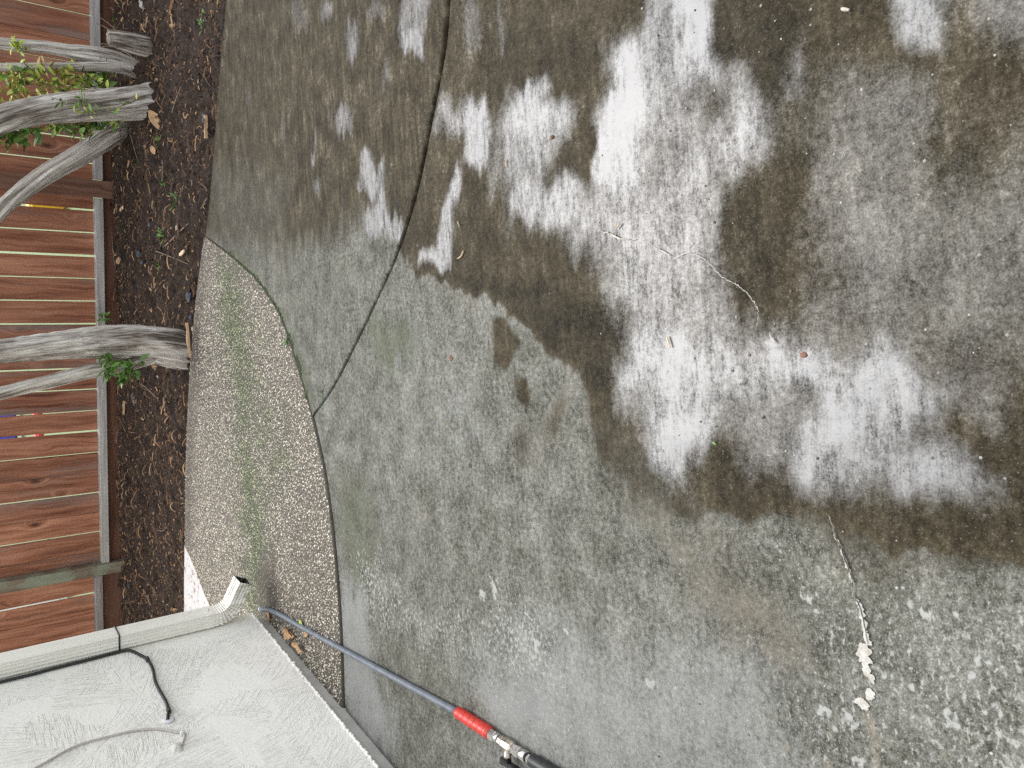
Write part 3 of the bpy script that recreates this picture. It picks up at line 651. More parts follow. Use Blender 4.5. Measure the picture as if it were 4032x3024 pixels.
agg = strip('aggregate_slab', Xa, fX(AGGR, Xa, (0, None)), ya, 170, M['aggbase'], .004, gap=(.002, 0), stains=dict(algae=AGA, wet=AGW))
tag(agg, 'curved slab of pebbly exposed aggregate with a mossy band', kind='structure')
# pebbles set in its face
def pebbles():
    ar = []
    sp = .0102
    gx = np.arange(-1.45, XC, sp); gy = np.arange(2.85, 5.4, sp * .9)
    X, Y = np.meshgrid(gx, gy); X = X + (rng.random(X.shape) - .5) * sp * .95; Y = Y + (rng.random(X.shape) - .5) * sp * .95
    X = X.ravel(); Y = Y.ravel()
    lo = fX(AGGR, X, (0, None)) + .008; hi = np.where(X > XW, fX(SOILE, X), fX(WHC, X)) - .008
    k = (Y > lo) & (Y < hi) & (rng.random(X.shape) < .86); X = X[k]; Y = Y[k]; N = len(X)
    al = AGA.eval(X, Y); we = AGW.eval(X, Y)
    z = .004 + (fbm(X * 1.1, Y * 1.1, 3, 9) - .5) * .006 - .0012
    r = .0025 + rng.random(N) ** 1.6 * .0032; el = .65 + rng.random(N) * .7; ph = rng.random(N) * 6.283
    hgt = r * (.55 + .4 * rng.random(N))
    seg = 6; vs = []
    for q, (rr, hh) in enumerate(((1.0, .05), (.68, .75))):
        for s in range(seg):
            a = 2 * math.pi * s / seg + q * .5; j = .85 + .3 * rng.random(N)
            dx = np.cos(a) * r * rr * j * el; dy = np.sin(a) * r * rr * j
            vs.append(np.stack([X + dx * np.cos(ph) - dy * np.sin(ph), Y + dx * np.sin(ph) + dy * np.cos(ph), z + hgt * hh], -1))
    vs.append(np.stack([X, Y, z + hgt], -1))
    V = np.stack(vs, 1).reshape(-1, 3); nv = 2 * seg + 1
    base = []
    for s in range(seg):
        t = (s + 1) % seg; base += [(s, t, seg + t), (s, seg + t, seg + s), (seg + s, seg + t, 2 * seg)]
    Fc = (np.array(base)[None] + (np.arange(N) * nv)[:, None, None]).reshape(-1, 3)
    tint = np.clip(rng.normal(.58, .26, N) - .15 * we, 0, 1)
    o = mesh('pebble_surface', V, Fc, M['pebble'], agg, True, {'tint': ('FLOAT', np.repeat(tint, nv)), 'algae': ('FLOAT', np.repeat(al, nv)), 'wet': ('FLOAT', np.repeat(we, nv))})
    tag(o, kind='stuff'); return N
pebbles()
# white painted slab beyond the corner
p1 = [at(724, 2146), at(752, 2200), at(775, 2260), at(798, 2320), at(822, 2375), at(850, 2430)]
far_edge = [at(722, 2600), at(722, 2420), at(722, 2300)]
out = [p * np.array([1, 1, 0]) for p in p1] + [at(1000, 2700), at(860, 2900)] + far_edge
out = [np.array([p[0], p[1], 0]) for p in out]
mb = MB(); N = len(out); mb.add([p + np.array([0, 0, -.004]) for p in out] + [p + np.array([0, 0, -.12]) for p in out], [tuple(range(N))] + [(i, (i + 1) % N, N + (i + 1) % N, N + i) for i in range(N)])
tag(mb.build('white_slab', M['whitepaint'], None, False), 'white painted slab beside the downspout and soil bed', kind='structure')

# ---- soil bed
Xs_ = xs([(-4.0, -1.6, .06), (-1.6, 3.3, .013), (3.3, 6.5, .07)])
lo = np.where(Xs_ > XW, fX(SOILE, Xs_, (None, -.45)), fX(SOILE, Xs_, (None, None)))
def fence_y(X, v): return (F0[1] + fv[1] * v) + (X - (F0[0] + fv[0] * v)) * (fu[1] / fu[0])
hi = fence_y(Xs_, .03)
ny = 190; T = np.linspace(0, 1, ny)
Yv = lo[None] + (hi - lo)[None] * T[:, None] + .0; Xv = np.broadcast_to(Xs_, Yv.shape)
dd = (Yv - lo[None])
BASES = [at(560, 285), at(600, 405), at(520, 510), at(715, 1380), at(610, 188)]
def soil_z(X, Y, d):
    prof = -.055 + .05 * np.clip(d / .35, 0, 1) ** .7 + .03 * np.clip((d - .6) / 1.6, 0, 1)
    dist2f = (fence_y(X, 0) - Y)
    z = prof + (fbm(X * 2.6, Y * 2.6, 3, 5) - .5) * .10 + (fbm(X * 13, Y * 13, 3, 6) - .5) * .075 + (fbm(X * 40, Y * 40, 3, 8) - .5) * .05
    for b in BASES: z = z + .055 * np.exp(-((X - b[0]) ** 2 + (Y - b[1]) ** 2) / .022)
    return z - .015 * (d < .05) - .03 * np.clip(1 - dist2f / .25, 0, 1)
Zv = soil_z(Xv, Yv, dd)
V = np.stack([Xv, Yv, Zv], -1).reshape(-1, 3); nr, nc = Yv.shape; i = np.arange(nr - 1)[:, None] * nc + np.arange(nc - 1)[None, :]
soil = mesh('soil_bed', V, np.stack([i, i + 1, i + nc + 1, i + nc], -1).reshape(-1, 4), M['soil'], None, True)
tag(soil, 'dark crumbly soil bed along the foot of the fence', kind='structure')
def sz(p):
    X = np.array([p[0]]); l = fX(SOILE, X, (None, -.45)); return float(soil_z(X, np.array([p[1]]), np.array([p[1]]) - l)[0])
def ats(x, y, dz=0.0):
    p = at(x, y, 0.0)
    for _ in range(4): p = at(x, y, sz(p) + dz)
    return p
def mulch():
    V = []; Fc = []; tint = []
    N = 15000; X = rng.uniform(-2.0, 3.4, N); l = fX(SOILE, X, (None, -.45)); h = fence_y(X, -.02); Y = l - .01 + (h - l) * rng.random(N) ** 1.1
    nv = 0
    for x, y, l_ in zip(X, Y, l):
        z = sz((x, y)); big = rng.random()
        L = .010 + .028 * rng.random() + (.09 * rng.random() if big > .87 else 0); wd = .0009 + .0019 * rng.random() + (.002 if big > .92 else 0)
        a = rng.random() * 6.283; cu = rng.normal(0, .9); el = rng.normal(.25, .45)
        tn = min(1, max(0, rng.normal(.52, .28)))
        p = np.array([x, y, z + .002 + .006 * rng.random()]); k = 4
        for s in range(k + 1):
            d = np.array([math.cos(a), math.sin(a), el * (1 - 2 * s / k)])
            nx = np.array([-math.sin(a), math.cos(a), 0]) * wd
            up = np.array([0, 0, wd * 1.3])
            V += [p - nx, p + up, p + nx]; tint += [tn] * 3
            if s < k:
                b = nv + s * 3
                Fc += [(b, b + 1, b + 4, b + 3), (b + 1, b + 2, b + 5, b + 4)]
            p = p + d * (L / k); a += cu / k + rng.normal(0, .25)
        nv += 3 * (k + 1)
    # crumbs
    for x, y in zip(rng.uniform(-2.0, 3.4, 9000), rng.random(9000)):
        l_ = float(fX(SOILE, np.array([x]), (None, -.45))[0]); yy = l_ - .012 + (float(fence_y(np.array([x]), -.02)[0]) - l_) * y
        r = .002 + .011 * rng.random() ** 2.5; c = np.array([x, yy, sz((x, yy)) + r * .4]); b = len(V)
        V += [c + r * np.array(q) * (0.6 + .8 * rng.random()) for q in ((1, 0, 0), (0, 1, 0), (-1, 0, 0), (0, -1, 0), (0, 0, .9))]
        Fc += [(b, b + 1, b + 4), (b + 1, b + 2, b + 4), (b + 2, b + 3, b + 4), (b + 3, b, b + 4)]; tint += [min(1, max(0, rng.normal(.42, .3)))] * 5
    o = mesh('mulch', V, Fc, M['mulch'], None, False, {'tint': ('FLOAT', tint)})
    tag(o, 'brown root fibres and mulch scattered over the soil bed', 'mulch', kind='stuff')
mulch()

# ================================================================== FENCE
fence = empty('wooden_fence'); tag(fence, 'reddish brown board fence with grey bottom rail behind the trunks', 'fence')
edges = [(2.475 + .173 * 6, .004), (2.475 + .173 * 5, .004), (2.475 + .173 * 4, .003), (2.475 + .173 * 3, .004), (2.475 + .173 * 2, .002), (2.475 + .173, .003), (2.475, .007), (2.302, .002), (2.138, .003), (1.972, .004), (1.804, .003), (1.621, .008), (1.449, .006), (1.28, .004), (1.109, .015), (.941, .008), (.769, .015), (.599, .008), (.427, .009), (.253, .011), (.076, .002), (-.094, .013), (-.261, .009), (-.434, .011), (-.601, .016), (-.777, .009), (-.945, .003), (-1.115, .011), (-1.282, .002), (-1.449, .012), (-1.621, .002), (-1.80, .004), (-1.978, .017), (-2.145, .003), (-2.32, .006), (-2.49, .004), (-2.66, .004), (-2.83, .005), (-3.0, .004), (-3.17, .004)]
def bobj(name, mat, u0, u1, v0, v1, z0, z1, bev=.002, parent=None):
    """a timber piece of its own: local axes along the fence so that the grain follows it"""
    mb = MB(); mb.box((0, 0, 0), ((u1 - u0) / 2, 0, 0), (0, (v1 - v0) / 2, 0), (0, 0, (z1 - z0) / 2), bev)
    o = mb.build(name, mat, parent, False)
    c = F((u0 + u1) / 2, (v0 + v1) / 2, (z0 + z1) / 2); o.location = c; o.rotation_euler = (0, 0, math.atan2(fu[1], fu[0])); return o
for (a, ga), (b, gb) in zip(edges[:-1], edges[1:]):
    o = bobj('board', M['board'], b + gb / 2, a - ga / 2, random.uniform(0, .003), .019 + random.uniform(0, .003), .145 + (.05 if a < -1.7 else 0), 1.86 + random.uniform(-.01, .01), .0025, fence)
    o.rotation_euler.y = random.gauss(0, .0012)
def hrail(name, mat, u0, u1, v0, v1, z0, z1, bev=.003):
    # grain runs along the piece: model it upright, then lay it down
    mb = MB(); mb.box((0, 0, 0), ((z1 - z0) / 2, 0, 0), (0, (v1 - v0) / 2, 0), (0, 0, (u1 - u0) / 2), bev)
    o = mb.build(name, mat, fence, False); o.location = F((u0 + u1) / 2, (v0 + v1) / 2, (z0 + z1) / 2)
    o.rotation_euler = (0, math.radians(90), math.atan2(fu[1], fu[0])); return o
for u0, u1, dz in ((1.335, 3.6, .0), (-1.70, 1.20, .0), (-3.2, -1.80, .052)):
    o = hrail('rail', M['rail'], u0, u1, -.075, -.002, .090 + dz, .146 + dz)
    hrail('kickboard', M['kick'], u0 - .004, u1 + .004, -.016, .004, -.10, .087 + dz)
    hrail('rail', M['post'], u0, u1, .024, .062, 1.0, 1.09); hrail('rail', M['post'], u0, u1, .024, .062, 1.62, 1.71)
bobj('post', M['post'], 1.204, 1.331, -.085, -.002, -.15, 1.9, .004, fence)
bobj('post', M['postgreen'], -1.797, -1.704, -.085, -.002, -.15, 1.9, .004, fence)
bobj('post', M['post'], 3.604, 3.70, -.085, -.002, -.15, 1.9, .004, fence)
for a, _ in edges:      # a pair of galvanised nail heads low on each board is too small to see; cobweb dust left out
    pass

# what shows through the gaps
def roundbox(name, c, hx, hy, hz, mat, label, cat, b):
    mb = MB(); mb.box(c, (hx, 0, 0), (0, hy, 0), (0, 0, hz), b)
    for s in (-1, 1): mb.box((c[0] + s * hx * .6, c[1] - hy - .01, c[2] - hz * .2), (hx * .25, 0, 0), (0, .012, 0), (0, 0, hz * .6), .006)
    o = mb.build(name, mat, None, False); tag(o, label, cat); return o
def gapthing(name, px0, px1, y, dist_px, mat, label, cat, hy=.15, wpx=70):
    g0 = at(dist_px, y, -.16); t = g0[1]
    nn = np.array([0, 1.0, 0]); a = onpl(px0, y, g0, nn); b = onpl(px1, y, g0, nn)
    zt, zb = max(a[2], b[2]), min(a[2], b[2]); c = (a + b) / 2; c[1] += hy
    return roundbox(name, (c[0], c[1], (zt + zb) / 2), wpx / 700 * t / 6.5, hy, (zt - zb) / 2, mat, label, cat, .03)
gapthing('toy_chest', 115, 262, 812, 262, M['yellow'], 'yellow plastic toy glimpsed through the widest fence gap', 'toy')
gapthing('toy_tub', -40, 68, 1690, 90, M['bluetoy'], 'blue plastic toy glimpsed through the left fence gaps', 'toy', wpx=110)
gapthing('toy_block', 138, 168, 1670, 168, M['redtoy'], 'small red plastic toy seen through the left fence gaps', 'toy', wpx=90)
gapthing('garden_shed', -160, 275, 2360, 275, M['whitewall'], 'white siding glimpsed through the fence gap nearest the house', 'shed', .6, wpx=60)
gapthing('garden_bench', 60, 190, 2110, 190, M['whitewall'], 'white slat glimpsed through the fence left of the green post', 'bench', .1, wpx=18)

# ================================================================== TREES
def trunk_tube(pts, name, parent, seg=72, k=18, flute=.16, seed=0, flare=0.0):
    """pts: list of (point, radius). Stringy, fluted, slightly twisting stem."""
    P = np.array([list(p) + [r] for p, r in pts]); C = catmull(P, k); L = np.concatenate([[0], np.cumsum(np.linalg.norm(np.diff(C[:, :3], axis=0), axis=1))])
    V = []; B = []; N = len(C); t0 = C[1, :3] - C[0, :3]; x = np.cross([0.3, 1, 0.1], t0); x /= np.linalg.norm(x)
    for i in range(N):
        t = C[min(i + 1, N - 1), :3] - C[max(i - 1, 0), :3]; t /= np.linalg.norm(t); x = x - (x @ t) * t; x /= np.linalg.norm(x); y = np.cross(t, x)
        a = np.linspace(0, 2 * math.pi, seg, endpoint=False)
        tw = a + L[i] * .6
        f = fbm(np.cos(tw) * 2.3 + seed, np.sin(tw) * 2.3 + L[i] * 1.1, 3, seed) - .5 + .55 * (fbm(np.cos(tw) * 6.5 + seed, np.sin(tw) * 6.5 + L[i] * 2.0, 2, seed + 5) - .5)
        fl = flute * (1 + flare * math.exp(-L[i] / .15)); r = C[i, 3] * (1 + fl * 2.2 * f + .16 * (fbm(np.cos(tw) * 13 + seed, np.sin(tw) * 13 + L[i] * 4.5, 2, seed + 9) - .5))
        V.append(C[i, :3] + np.outer(np.cos(a) * r, x) + np.outer(np.sin(a) * r, y))
        rr = C[i, 3]; B.append(np.stack([np.cos(tw) * rr + seed, np.sin(tw) * rr, np.full(seg, L[i])], -1))
    V = np.concatenate(V); B = np.concatenate(B)
    Fc = [(i * seg + k_, i * seg + (k_ + 1) % seg, (i + 1) * seg + (k_ + 1) % seg, (i + 1) * seg + k_) for i in range(N - 1) for k_ in range(seg)]
    Fc += [tuple(range(seg))[::-1], tuple((N - 1) * seg + q for q in range(seg))]
    return mesh(name, V, Fc, M['bark'], parent, True, {'bark': ('FLOAT_VECTOR', B)})
def tpts(L, v, ext=None):
    """photo outline (x, centre y, width) -> points on the upright plane at depth v in front of the fence"""
    o = []
    for x, y, wpx in L:
        p = onpl(x, y, F0 + fv * v, fv); dz = (MW.T @ (p - CAMP))[2]; o.append((p, wpx / 2 * dz / FPX))
    if ext is not None:
        p, r = o[-1]; q = o[-2][0]; d = (p - q) / np.linalg.norm(p - q); d = d * .7 + np.array([0, 0, .5]); d /= np.linalg.norm(d)
        for k in range(1, 5): p = p + d * ext / 4; d = d + rng.normal(0, .10, 3) * np.array([1, .6, 0]); d /= np.linalg.norm(d); o.append((p.copy(), r * (1 - .11 * k)))
    return o
def leaf_mesh(name, L, wd, mat, curl=.15, fold=.2):
    n_ = 6; V = []; Fc = []
    for i in range(n_ + 1):
        t = i / n_; wv = wd * math.sin(math.pi * min(1, t * .92 + .04)) ** .8 * (1 - .25 * t); z = -curl * L * t * t
        V += [(t * L, -wv, z + fold * wv), (t * L, 0, z), (t * L, wv, z + fold * wv)]
    for i in range(n_):
        b = i * 3; Fc += [(b, b + 1, b + 4, b + 3), (b + 1, b + 2, b + 5, b + 4)]
    me = bpy.data.meshes.new(name); me.from_pydata(V, [], Fc); me.materials.append(mat); me.polygons.foreach_set('use_smooth', [True] * len(me.polygons)); me.update(); return me
LEAVES = [leaf_mesh('leaf_a', .062, .0135, M['leaf']), leaf_mesh('leaf_b', .048, .012, M['leafyel'], .25), leaf_mesh('leaf_c', .055, .011, M['leaftan'], .3), leaf_mesh('leaf_d', .075, .017, M['leaf'], .1)]
def orient(d, roll):
    d = np.array(d, float); d /= np.linalg.norm(d); q = Vector(d).to_track_quat('X', 'Z'); return q.to_matrix().to_4x4() @ Matrix.Rotation(roll, 4, 'X')
def place_leaf(me, p, d, roll, sc, parent):
    o = bpy.data.objects.new('leaf', me); COL.objects.link(o); o.parent = parent
    o.matrix_world = Matrix.Translation(Vector([float(q) for q in p])) @ orient(d, roll) @ Matrix.Scale(sc, 4); return o
def crown(parent, c, R_, nleaf, seed):
    r2 = np.random.default_rng(seed); V = []; Fc = []
    for i in range(nleaf):
        d = r2.normal(0, 1, 3); d /= np.linalg.norm(d); cl = (vnoise(d[0] * 2.5 + seed, d[1] * 2.5 + d[2] * 2) > .38)
        if not cl: continue
        p = np.array(c) + d * np.array(R_) * r2.random() ** .45; a = r2.normal(0, 1, 3); a /= np.linalg.norm(a); b_ = np.cross(a, r2.normal(0, 1, 3)); b_ /= np.linalg.norm(b_)
        L = .07; q = len(V); V += [p, p + a * L * .5 + b_ * .016, p + a * L, p + a * L * .5 - b_ * .016]; Fc.append((q, q + 1, q + 2, q + 3))
    mesh('crown', V, Fc, M['crown'], parent, False)
def tree(label, L, v, ext, seed, cr=None, base=None, extra=(), flute=.16):
    t = empty('tree'); tag(t, label, 'tree', 'bare trunked shrubs growing in the soil bed')
    pts = tpts(L, v, ext); p0, r0 = pts[0]; pts.insert(0, (p0 + np.array([0, 0, -.16]) - (pts[1][0] - p0) * .3, r0 * 1.15)); o = trunk_tube(pts, 'trunk', t, seed=seed, flute=flute, flare=.8)
    for Lx, vx, ex in extra:
        trunk_tube(tpts(Lx, vx, ex), 'branch', t, seg=30, seed=seed + 11, flute=.14)
    if cr: crown(t, np.array(pts[-1][0]) + np.array([0, 0, .2]), (.55, .45, .45), cr, seed)
    return t
def vbase(x, y):      # depth in front of the fence of a point on the soil
    p = ats(x, y); return float((p - F0) @ fv)
vA = vbase(530, 300); vB = vbase(588, 410); vC = vbase(505, 530); vD = vbase(700, 1370)
tree('thin grey trunk beside the cut stump, farthest from the house', [(560, 285, 70), (520, 262, 64), (440, 232, 66), (350, 215, 64), (270, 203, 52), (180, 188, 46), (90, 180, 44), (0, 172, 42), (-120, 160, 40)], vA, 1.9, 3, 420, extra=(([(545, 292, 44), (480, 270, 40), (380, 263, 38), (250, 264, 36), (100, 264, 33), (0, 263, 32), (-120, 262, 30)], vA - .03, 1.1),))
tree('thick pale shaggy trunk bending beside the large brown leaf', [(610, 405, 150), (575, 400, 132), (500, 408, 124), (400, 415, 116), (300, 422, 112), (200, 432, 106), (100, 450, 104), (0, 476, 104), (-120, 520, 100)], vB, 1.9, 8, 420, flute=.17)
tree('bent leaning grey limb rising to the left from the soil', [(520, 505, 44), (470, 520, 70), (420, 545, 80), (350, 590, 78), (270, 636, 74), (190, 680, 72), (110, 735, 68), (30, 800, 62), (-80, 890, 56)], vC, 1.7, 15, 300)
tree('thick forked grey trunk standing close to the aggregate slab', [(735, 1385, 150), (690, 1375, 158), (620, 1362, 152), (520, 1352, 140), (400, 1352, 128), (300, 1357, 112), (200, 1366, 100), (100, 1376, 92), (0, 1386, 86), (-120, 1398, 80)], vD, 1.9, 24, 420, extra=(([(600, 1400, 60), (520, 1425, 56), (430, 1447, 54), (330, 1468, 52), (220, 1496, 50), (110, 1522, 50), (0, 1550, 48), (-120, 1580, 46)], vD - .03, 1.2),), flute=.2)
# cut stump
st = empty('tree_stump'); tag(st, 'short split stump with broken twigs beside the thin trunk', 'stump')
vS = vbase(600, 180)
trunk_tube(tpts([(615, 190, 60), (580, 182, 76), (520, 168, 74), (460, 154, 66), (425, 148, 60)], vS), 'trunk', st, seed=41, flute=.2)
def twig(name, parent, pts, r, mat=None):
    mb = MB(); C = catmull(pts, 5); mb.tube(C, list(np.linspace(r, r * .45, len(C))), 6); return mb.build(name, mat or M['twig'], parent)
def pv(L, v): return [onpl(x, y, F0 + fv * v, fv) for x, y in L]
for L in ([(475, 150), (455, 118), (425, 90), (396, 70)], [(470, 130), (440, 122), (405, 102), (376, 90)], [(462, 178), (430, 176), (398, 172)], [(555, 142), (500, 128), (465, 122)], [(530, 193), (470, 187), (400, 182)]):
    twig('twig', st, pv(L, vS - .03), .004)

# ================================================================== LEAFY SHOOTS
def shoot(label, stems, v, nl, kinds, seed, sc=(.8, 1.2), spread=.04):
    r2 = np.random.default_rng(seed); s = empty('leafy_shoot'); tag(s, label, 'shoot', 'leafy shoots among the trunks')
    tot = 0
    for L, cnt in stems:
        P = [p + fv * r2.normal(0, .015) for p in pv(L, v)]; C = catmull(P, 8)
        mb = MB(); mb.tube(C, list(np.linspace(.0035, .0015, len(C))), 5); mb.build('stem', M['twig'], s)
        cnt = int(cnt * 4.2)
        for i in range(cnt):
            q = C[int(len(C) * (.1 + .9 * (i + r2.random() * .6) / cnt)) if int(len(C) * (.1 + .9 * (i + .6) / cnt)) < len(C) else -1]
            ax = (C[-1] - C[0]); ax /= np.linalg.norm(ax)
            d = ax * .5 + fu * r2.normal(0, .7) - fv * abs(r2.normal(.3, .5)) + np.array([0, 0, r2.normal(.1, .5)])
            q = q + r2.normal(0, spread, 3) * np.array([1, .5, 1])
            place_leaf(LEAVES[kinds[int(r2.integers(len(kinds)))]], q, d, r2.normal(0, .6), r2.uniform(*sc), s)
    return s
vm = (vA + vB) / 2
shoot('yellow green leafy shoots between the thin and the thick trunk', [([(420, 330), (300, 300), (180, 300), (40, 290)], 16), ([(440, 345), (330, 330), (200, 330), (60, 330)], 18), ([(380, 340), (260, 350), (120, 365), (10, 372)], 16), ([(300, 300), (180, 285), (60, 270)], 10), ([(120, 320), (60, 318), (10, 325)], 8)], vm + .05, 60, [1, 1, 0, 2, 1, 1], 5, (.8, 1.25), .03)
shoot('dark green low leaves at the foot of the thin trunk', [([(460, 330), (400, 320), (340, 300), (320, 270)], 9), ([(450, 300), (380, 290), (330, 280)], 6)], vm + .12, 14, [0, 0, 3], 6, (.8, 1.1), .03)
shoot('green shoot hanging below the thick pale trunk', [([(420, 460), (340, 480), (260, 490), (180, 495)], 13), ([(440, 480), (380, 500), (320, 510), (230, 500)], 12), ([(460, 470), (430, 485), (380, 490)], 6)], vB + .08, 30, [0, 0, 1, 3], 9, (.8, 1.1), .022)
shoot('broad green leaves at the top edge beside the leaning limb', [([(160, 500), (110, 520), (60, 535), (10, 560)], 9)], vB + .1, 8, [3, 0], 12, (1.1, 1.5), .02)
shoot('slim shoot crossing the face of the thick pale trunk', [([(575, 380), (470, 420), (370, 440), (300, 420), (200, 380)], 9), ([(375, 440), (330, 400), (320, 340)], 6)], vB - .16, 12, [0, 1], 13, (.5, .8), .012)
shoot('tiny bright shoot in front of the uppermost thin trunk', [([(110, 195), (70, 188), (60, 165)], 6)], vA - .06, 5, [1], 14, (.7, 1.0), .012)
shoot('glossy green sprig growing from the forked trunk', [([(560, 1440), (500, 1430), (440, 1420), (420, 1400)], 8), ([(540, 1440), (500, 1460), (480, 1490)], 9), ([(470, 1420), (440, 1450), (430, 1480)], 6)], vD - .10, 18, [0, 0, 3], 17, (.7, 1.0), .014)
shoot('few small leaves beside the rail above the forked trunk', [([(450, 1265), (410, 1255), (385, 1240)], 5)], -.12, 5, [0], 18, (.6, .9), .012)

# weeds in the soil
def weed(label, x, y, size, nl, seed, kind='weed'):
    r2 = np.random.default_rng(seed); p = ats(x, y); V = []; Fc = []
    for i in range(nl):
        a = r2.random() * 6.283; e = r2.uniform(.2, 1.2); L = size * r2.uniform(.5, 1.1); d = np.array([math.cos(a) * math.cos(e), math.sin(a) * math.cos(e), math.sin(e)])
        sd = np.array([-math.sin(a), math.cos(a), 0]) * L * r2.uniform(.09, .2); q = len(V); o_ = p + r2.normal(0, size * .35, 3) * np.array([1, 1, 0]) - np.array([0, 0, .004])
        V += [o_, o_ + d * L * .55 + sd, o_ + d * L - np.array([0, 0, L * .15]), o_ + d * L * .55 - sd, o_ + d * L * .5 + np.array([0, 0, .002])]; Fc += [(q, q + 1, q + 4), (q + 1, q + 2, q + 4), (q + 2, q + 3, q + 4), (q + 3, q, q + 4)]
    o = mesh('weed', V, Fc, M['weed'], None, False); tag(o, label, 'weed', 'small weeds sprouting in the soil bed')
weed('mossy weeds at the top edge beside the kickboard', 455, 75, .05, 40, 1)
weed('tuft of thin weeds beside the stump twigs', 520, 105, .05, 26, 2)
weed('two leaf seedling near the top of the slab edge', 805, 48, .035, 8, 3)
weed('small seedling cluster just below the top seedling', 795, 98, .04, 10, 4)
weed('grassy weed tuft above the base of the thick pale trunk', 590, 325, .055, 36, 5)
weed('weed at the foot of the thick pale trunk by the brown leaf', 572, 430, .05, 14, 6)
weed('thin weeds between the brown leaf and the small tan leaf', 625, 550, .045, 26, 7)
weed('small weed low in the bed below the leaning limb', 545, 652, .035, 12, 8)
weed('little two sprig weed in the middle of the bed', 645, 720, .04, 12, 9)
weed('bright green weed sprig nearest the far slab', 698, 795, .065, 20, 10)
weed('small weed left of the bright sprig', 610, 800, .035, 10, 11)
weed('ferny green weed in the middle of the bed', 640, 930, .055, 34, 12)
weed('thin pale weed between the ferny weed and the forked trunk', 625, 1055, .045, 14, 13)
weed('tiny green weed in the dark soil by the kickboard', 503, 1953, .02, 6, 14)
def slabweed(label, x, y, size, nl, seed):
    r2 = np.random.default_rng(seed); p = at(x, y, .004); V = []; Fc = []
    for i in range(nl):
        a = r2.random() * 6.283; c = p + np.array([r2.normal(0, size), r2.normal(0, size), abs(r2.normal(.006, .004))]); r = size * r2.uniform(.25, .5); q = len(V)
        V += [c + r * np.array([math.cos(a + t), math.sin(a + t), .25 * math.sin(t * 2)]) for t in np.linspace(0, 6.283, 6, endpoint=False)] + [c - np.array([0, 0, .004])]; Fc += [(q + i_, q + (i_ + 1) % 6, q + 6) for i_ in range(6)]
    o = mesh('weed', V, Fc, M['weed'], None, False); tag(o, label, 'weed', 'tiny weeds rooted in the slab joints')
slabweed('tiny clover like weed in the curved aggregate edge', 1130, 1345, .012, 16, 1)
slabweed('tiny weed at the aggregate edge near the joint corner', 1202, 1560, .010, 10, 2)
slabweed('pair of tiny weed leaves beside the joint near its end', 1266, 1563, .013, 9, 3)
# moss line along the aggregate edge
mb = MB(); C = pxcurve([(905, 1003), (1000, 1088), (1062, 1170), (1117, 1268), (1165, 1400), (1200, 1525)], 20)
for i, (x, y) in enumerate(C):
    for k in range(2):
        if fbm(i * .13, 3.3, 2, 4) < .45: continue
        r = .002 + .004 * rng.random(); c = np.array([x + rng.normal(0, .005), y + rng.normal(-.003, .004), .001]); q = [c + r * np.array([math.cos(t) * 1.2, math.sin(t), 0]) for t in np.linspace(0, 6.283, 6, endpoint=False)] + [c + np.array([0, 0, r * .8])]
        mb.add(q, [(j, (j + 1) % 6, 6) for j in range(6)])
tag(mb.build('moss', M['moss'], None), 'green moss line along the curved aggregate slab edge', 'moss', kind='stuff')

# ================================================================== LITTER ON THE SOIL AND SLABS
def leafthing(label, x, y, L, wd, ang, soil_=True, mat='dryleaf', curl=.25, name='dry_leaf', dz=.006, rag=0.0, tilt=.1, ends=None):
    p = ats(x, y, dz) if soil_ else at(x, y, dz); n_ = 12; V = []; Fc = []; c, s = math.cos(ang), math.sin(ang); r2 = np.random.default_rng(int(x * 7 + y))
    ax_, sd_, nn_ = np.array([c, s, 0]), np.array([-s, c, 0]), np.array([0, 0, 1.0])
    if ends:      # leaf propped up on the litter, facing the patio
        nn_ = -fv * .62 + np.array([0, 0, .78]); nn_ /= np.linalg.norm(nn_); p = p + np.array([0, 0, .03])
        e0, e1 = onpl(*ends[0], p, nn_), onpl(*ends[1], p, nn_); p = (e0 + e1) / 2; L = np.linalg.norm(e1 - e0); ax_ = (e1 - e0) / L; sd_ = np.cross(nn_, ax_); tilt = 0
    for i in range(n_ + 1):
        t = i / n_; wv = wd * math.sin(math.pi * min(1, t * .95 + .025)) ** .75
        for j, e in enumerate((-1, -.5, 0, .5, 1)):
            ww = wv * e * (1 + rag * r2.normal(0, 1) * abs(e)); z = curl * abs(ww) * (1 + .4 * math.sin(t * 9)) + .12 * L * (t - .5) ** 2 * 4 * curl + tilt * L * t * .3 + r2.normal(0, .0008)
            lx = (t - .5) * L
            V.append(p + ax_ * lx + sd_ * ww + nn_ * z)
    for i in range(n_):
        for j in range(4): b = i * 5 + j; Fc.append((b, b + 1, b + 6, b + 5))
    o = mesh(name, V, Fc, M[mat], None, True); tag(o, label, 'leaf'); return o
leafthing('large tan fallen leaf lying on the soil by the thick pale trunk', 625, 478, .20, .036, math.radians(-38), curl=.3, ends=((588, 436), (651, 515)))
leafthing('small tan leaf on the soil below the large fallen leaf', 605, 592, .075, .018, math.radians(-60), ends=((597, 574), (610, 608)))
leafthing('curled brown leaf caught between the trunk bases', 404, 310, .08, .024, math.radians(20), dz=.05, ends=((412, 292), (396, 330)))
leafthing('pale narrow leaf lying in the middle of the soil bed', 583, 1127, .085, .012, math.radians(5), mat='chippale', ends=((583, 1109), (585, 1148)))
leafthing('orange brown scrap of leaf under the forked trunk', 612, 1447, .05, .016, math.radians(30), ends=((602, 1440), (620, 1456)))
leafthing('orange leaf scrap on the soil near the downspout', 692, 2405, .05, .018, math.radians(60), ends=((680, 2398), (704, 2410)))
leafthing('crumpled tan leaf hooked on the fence rail', 395, 1692, .09, .022, math.radians(10), dz=.10)
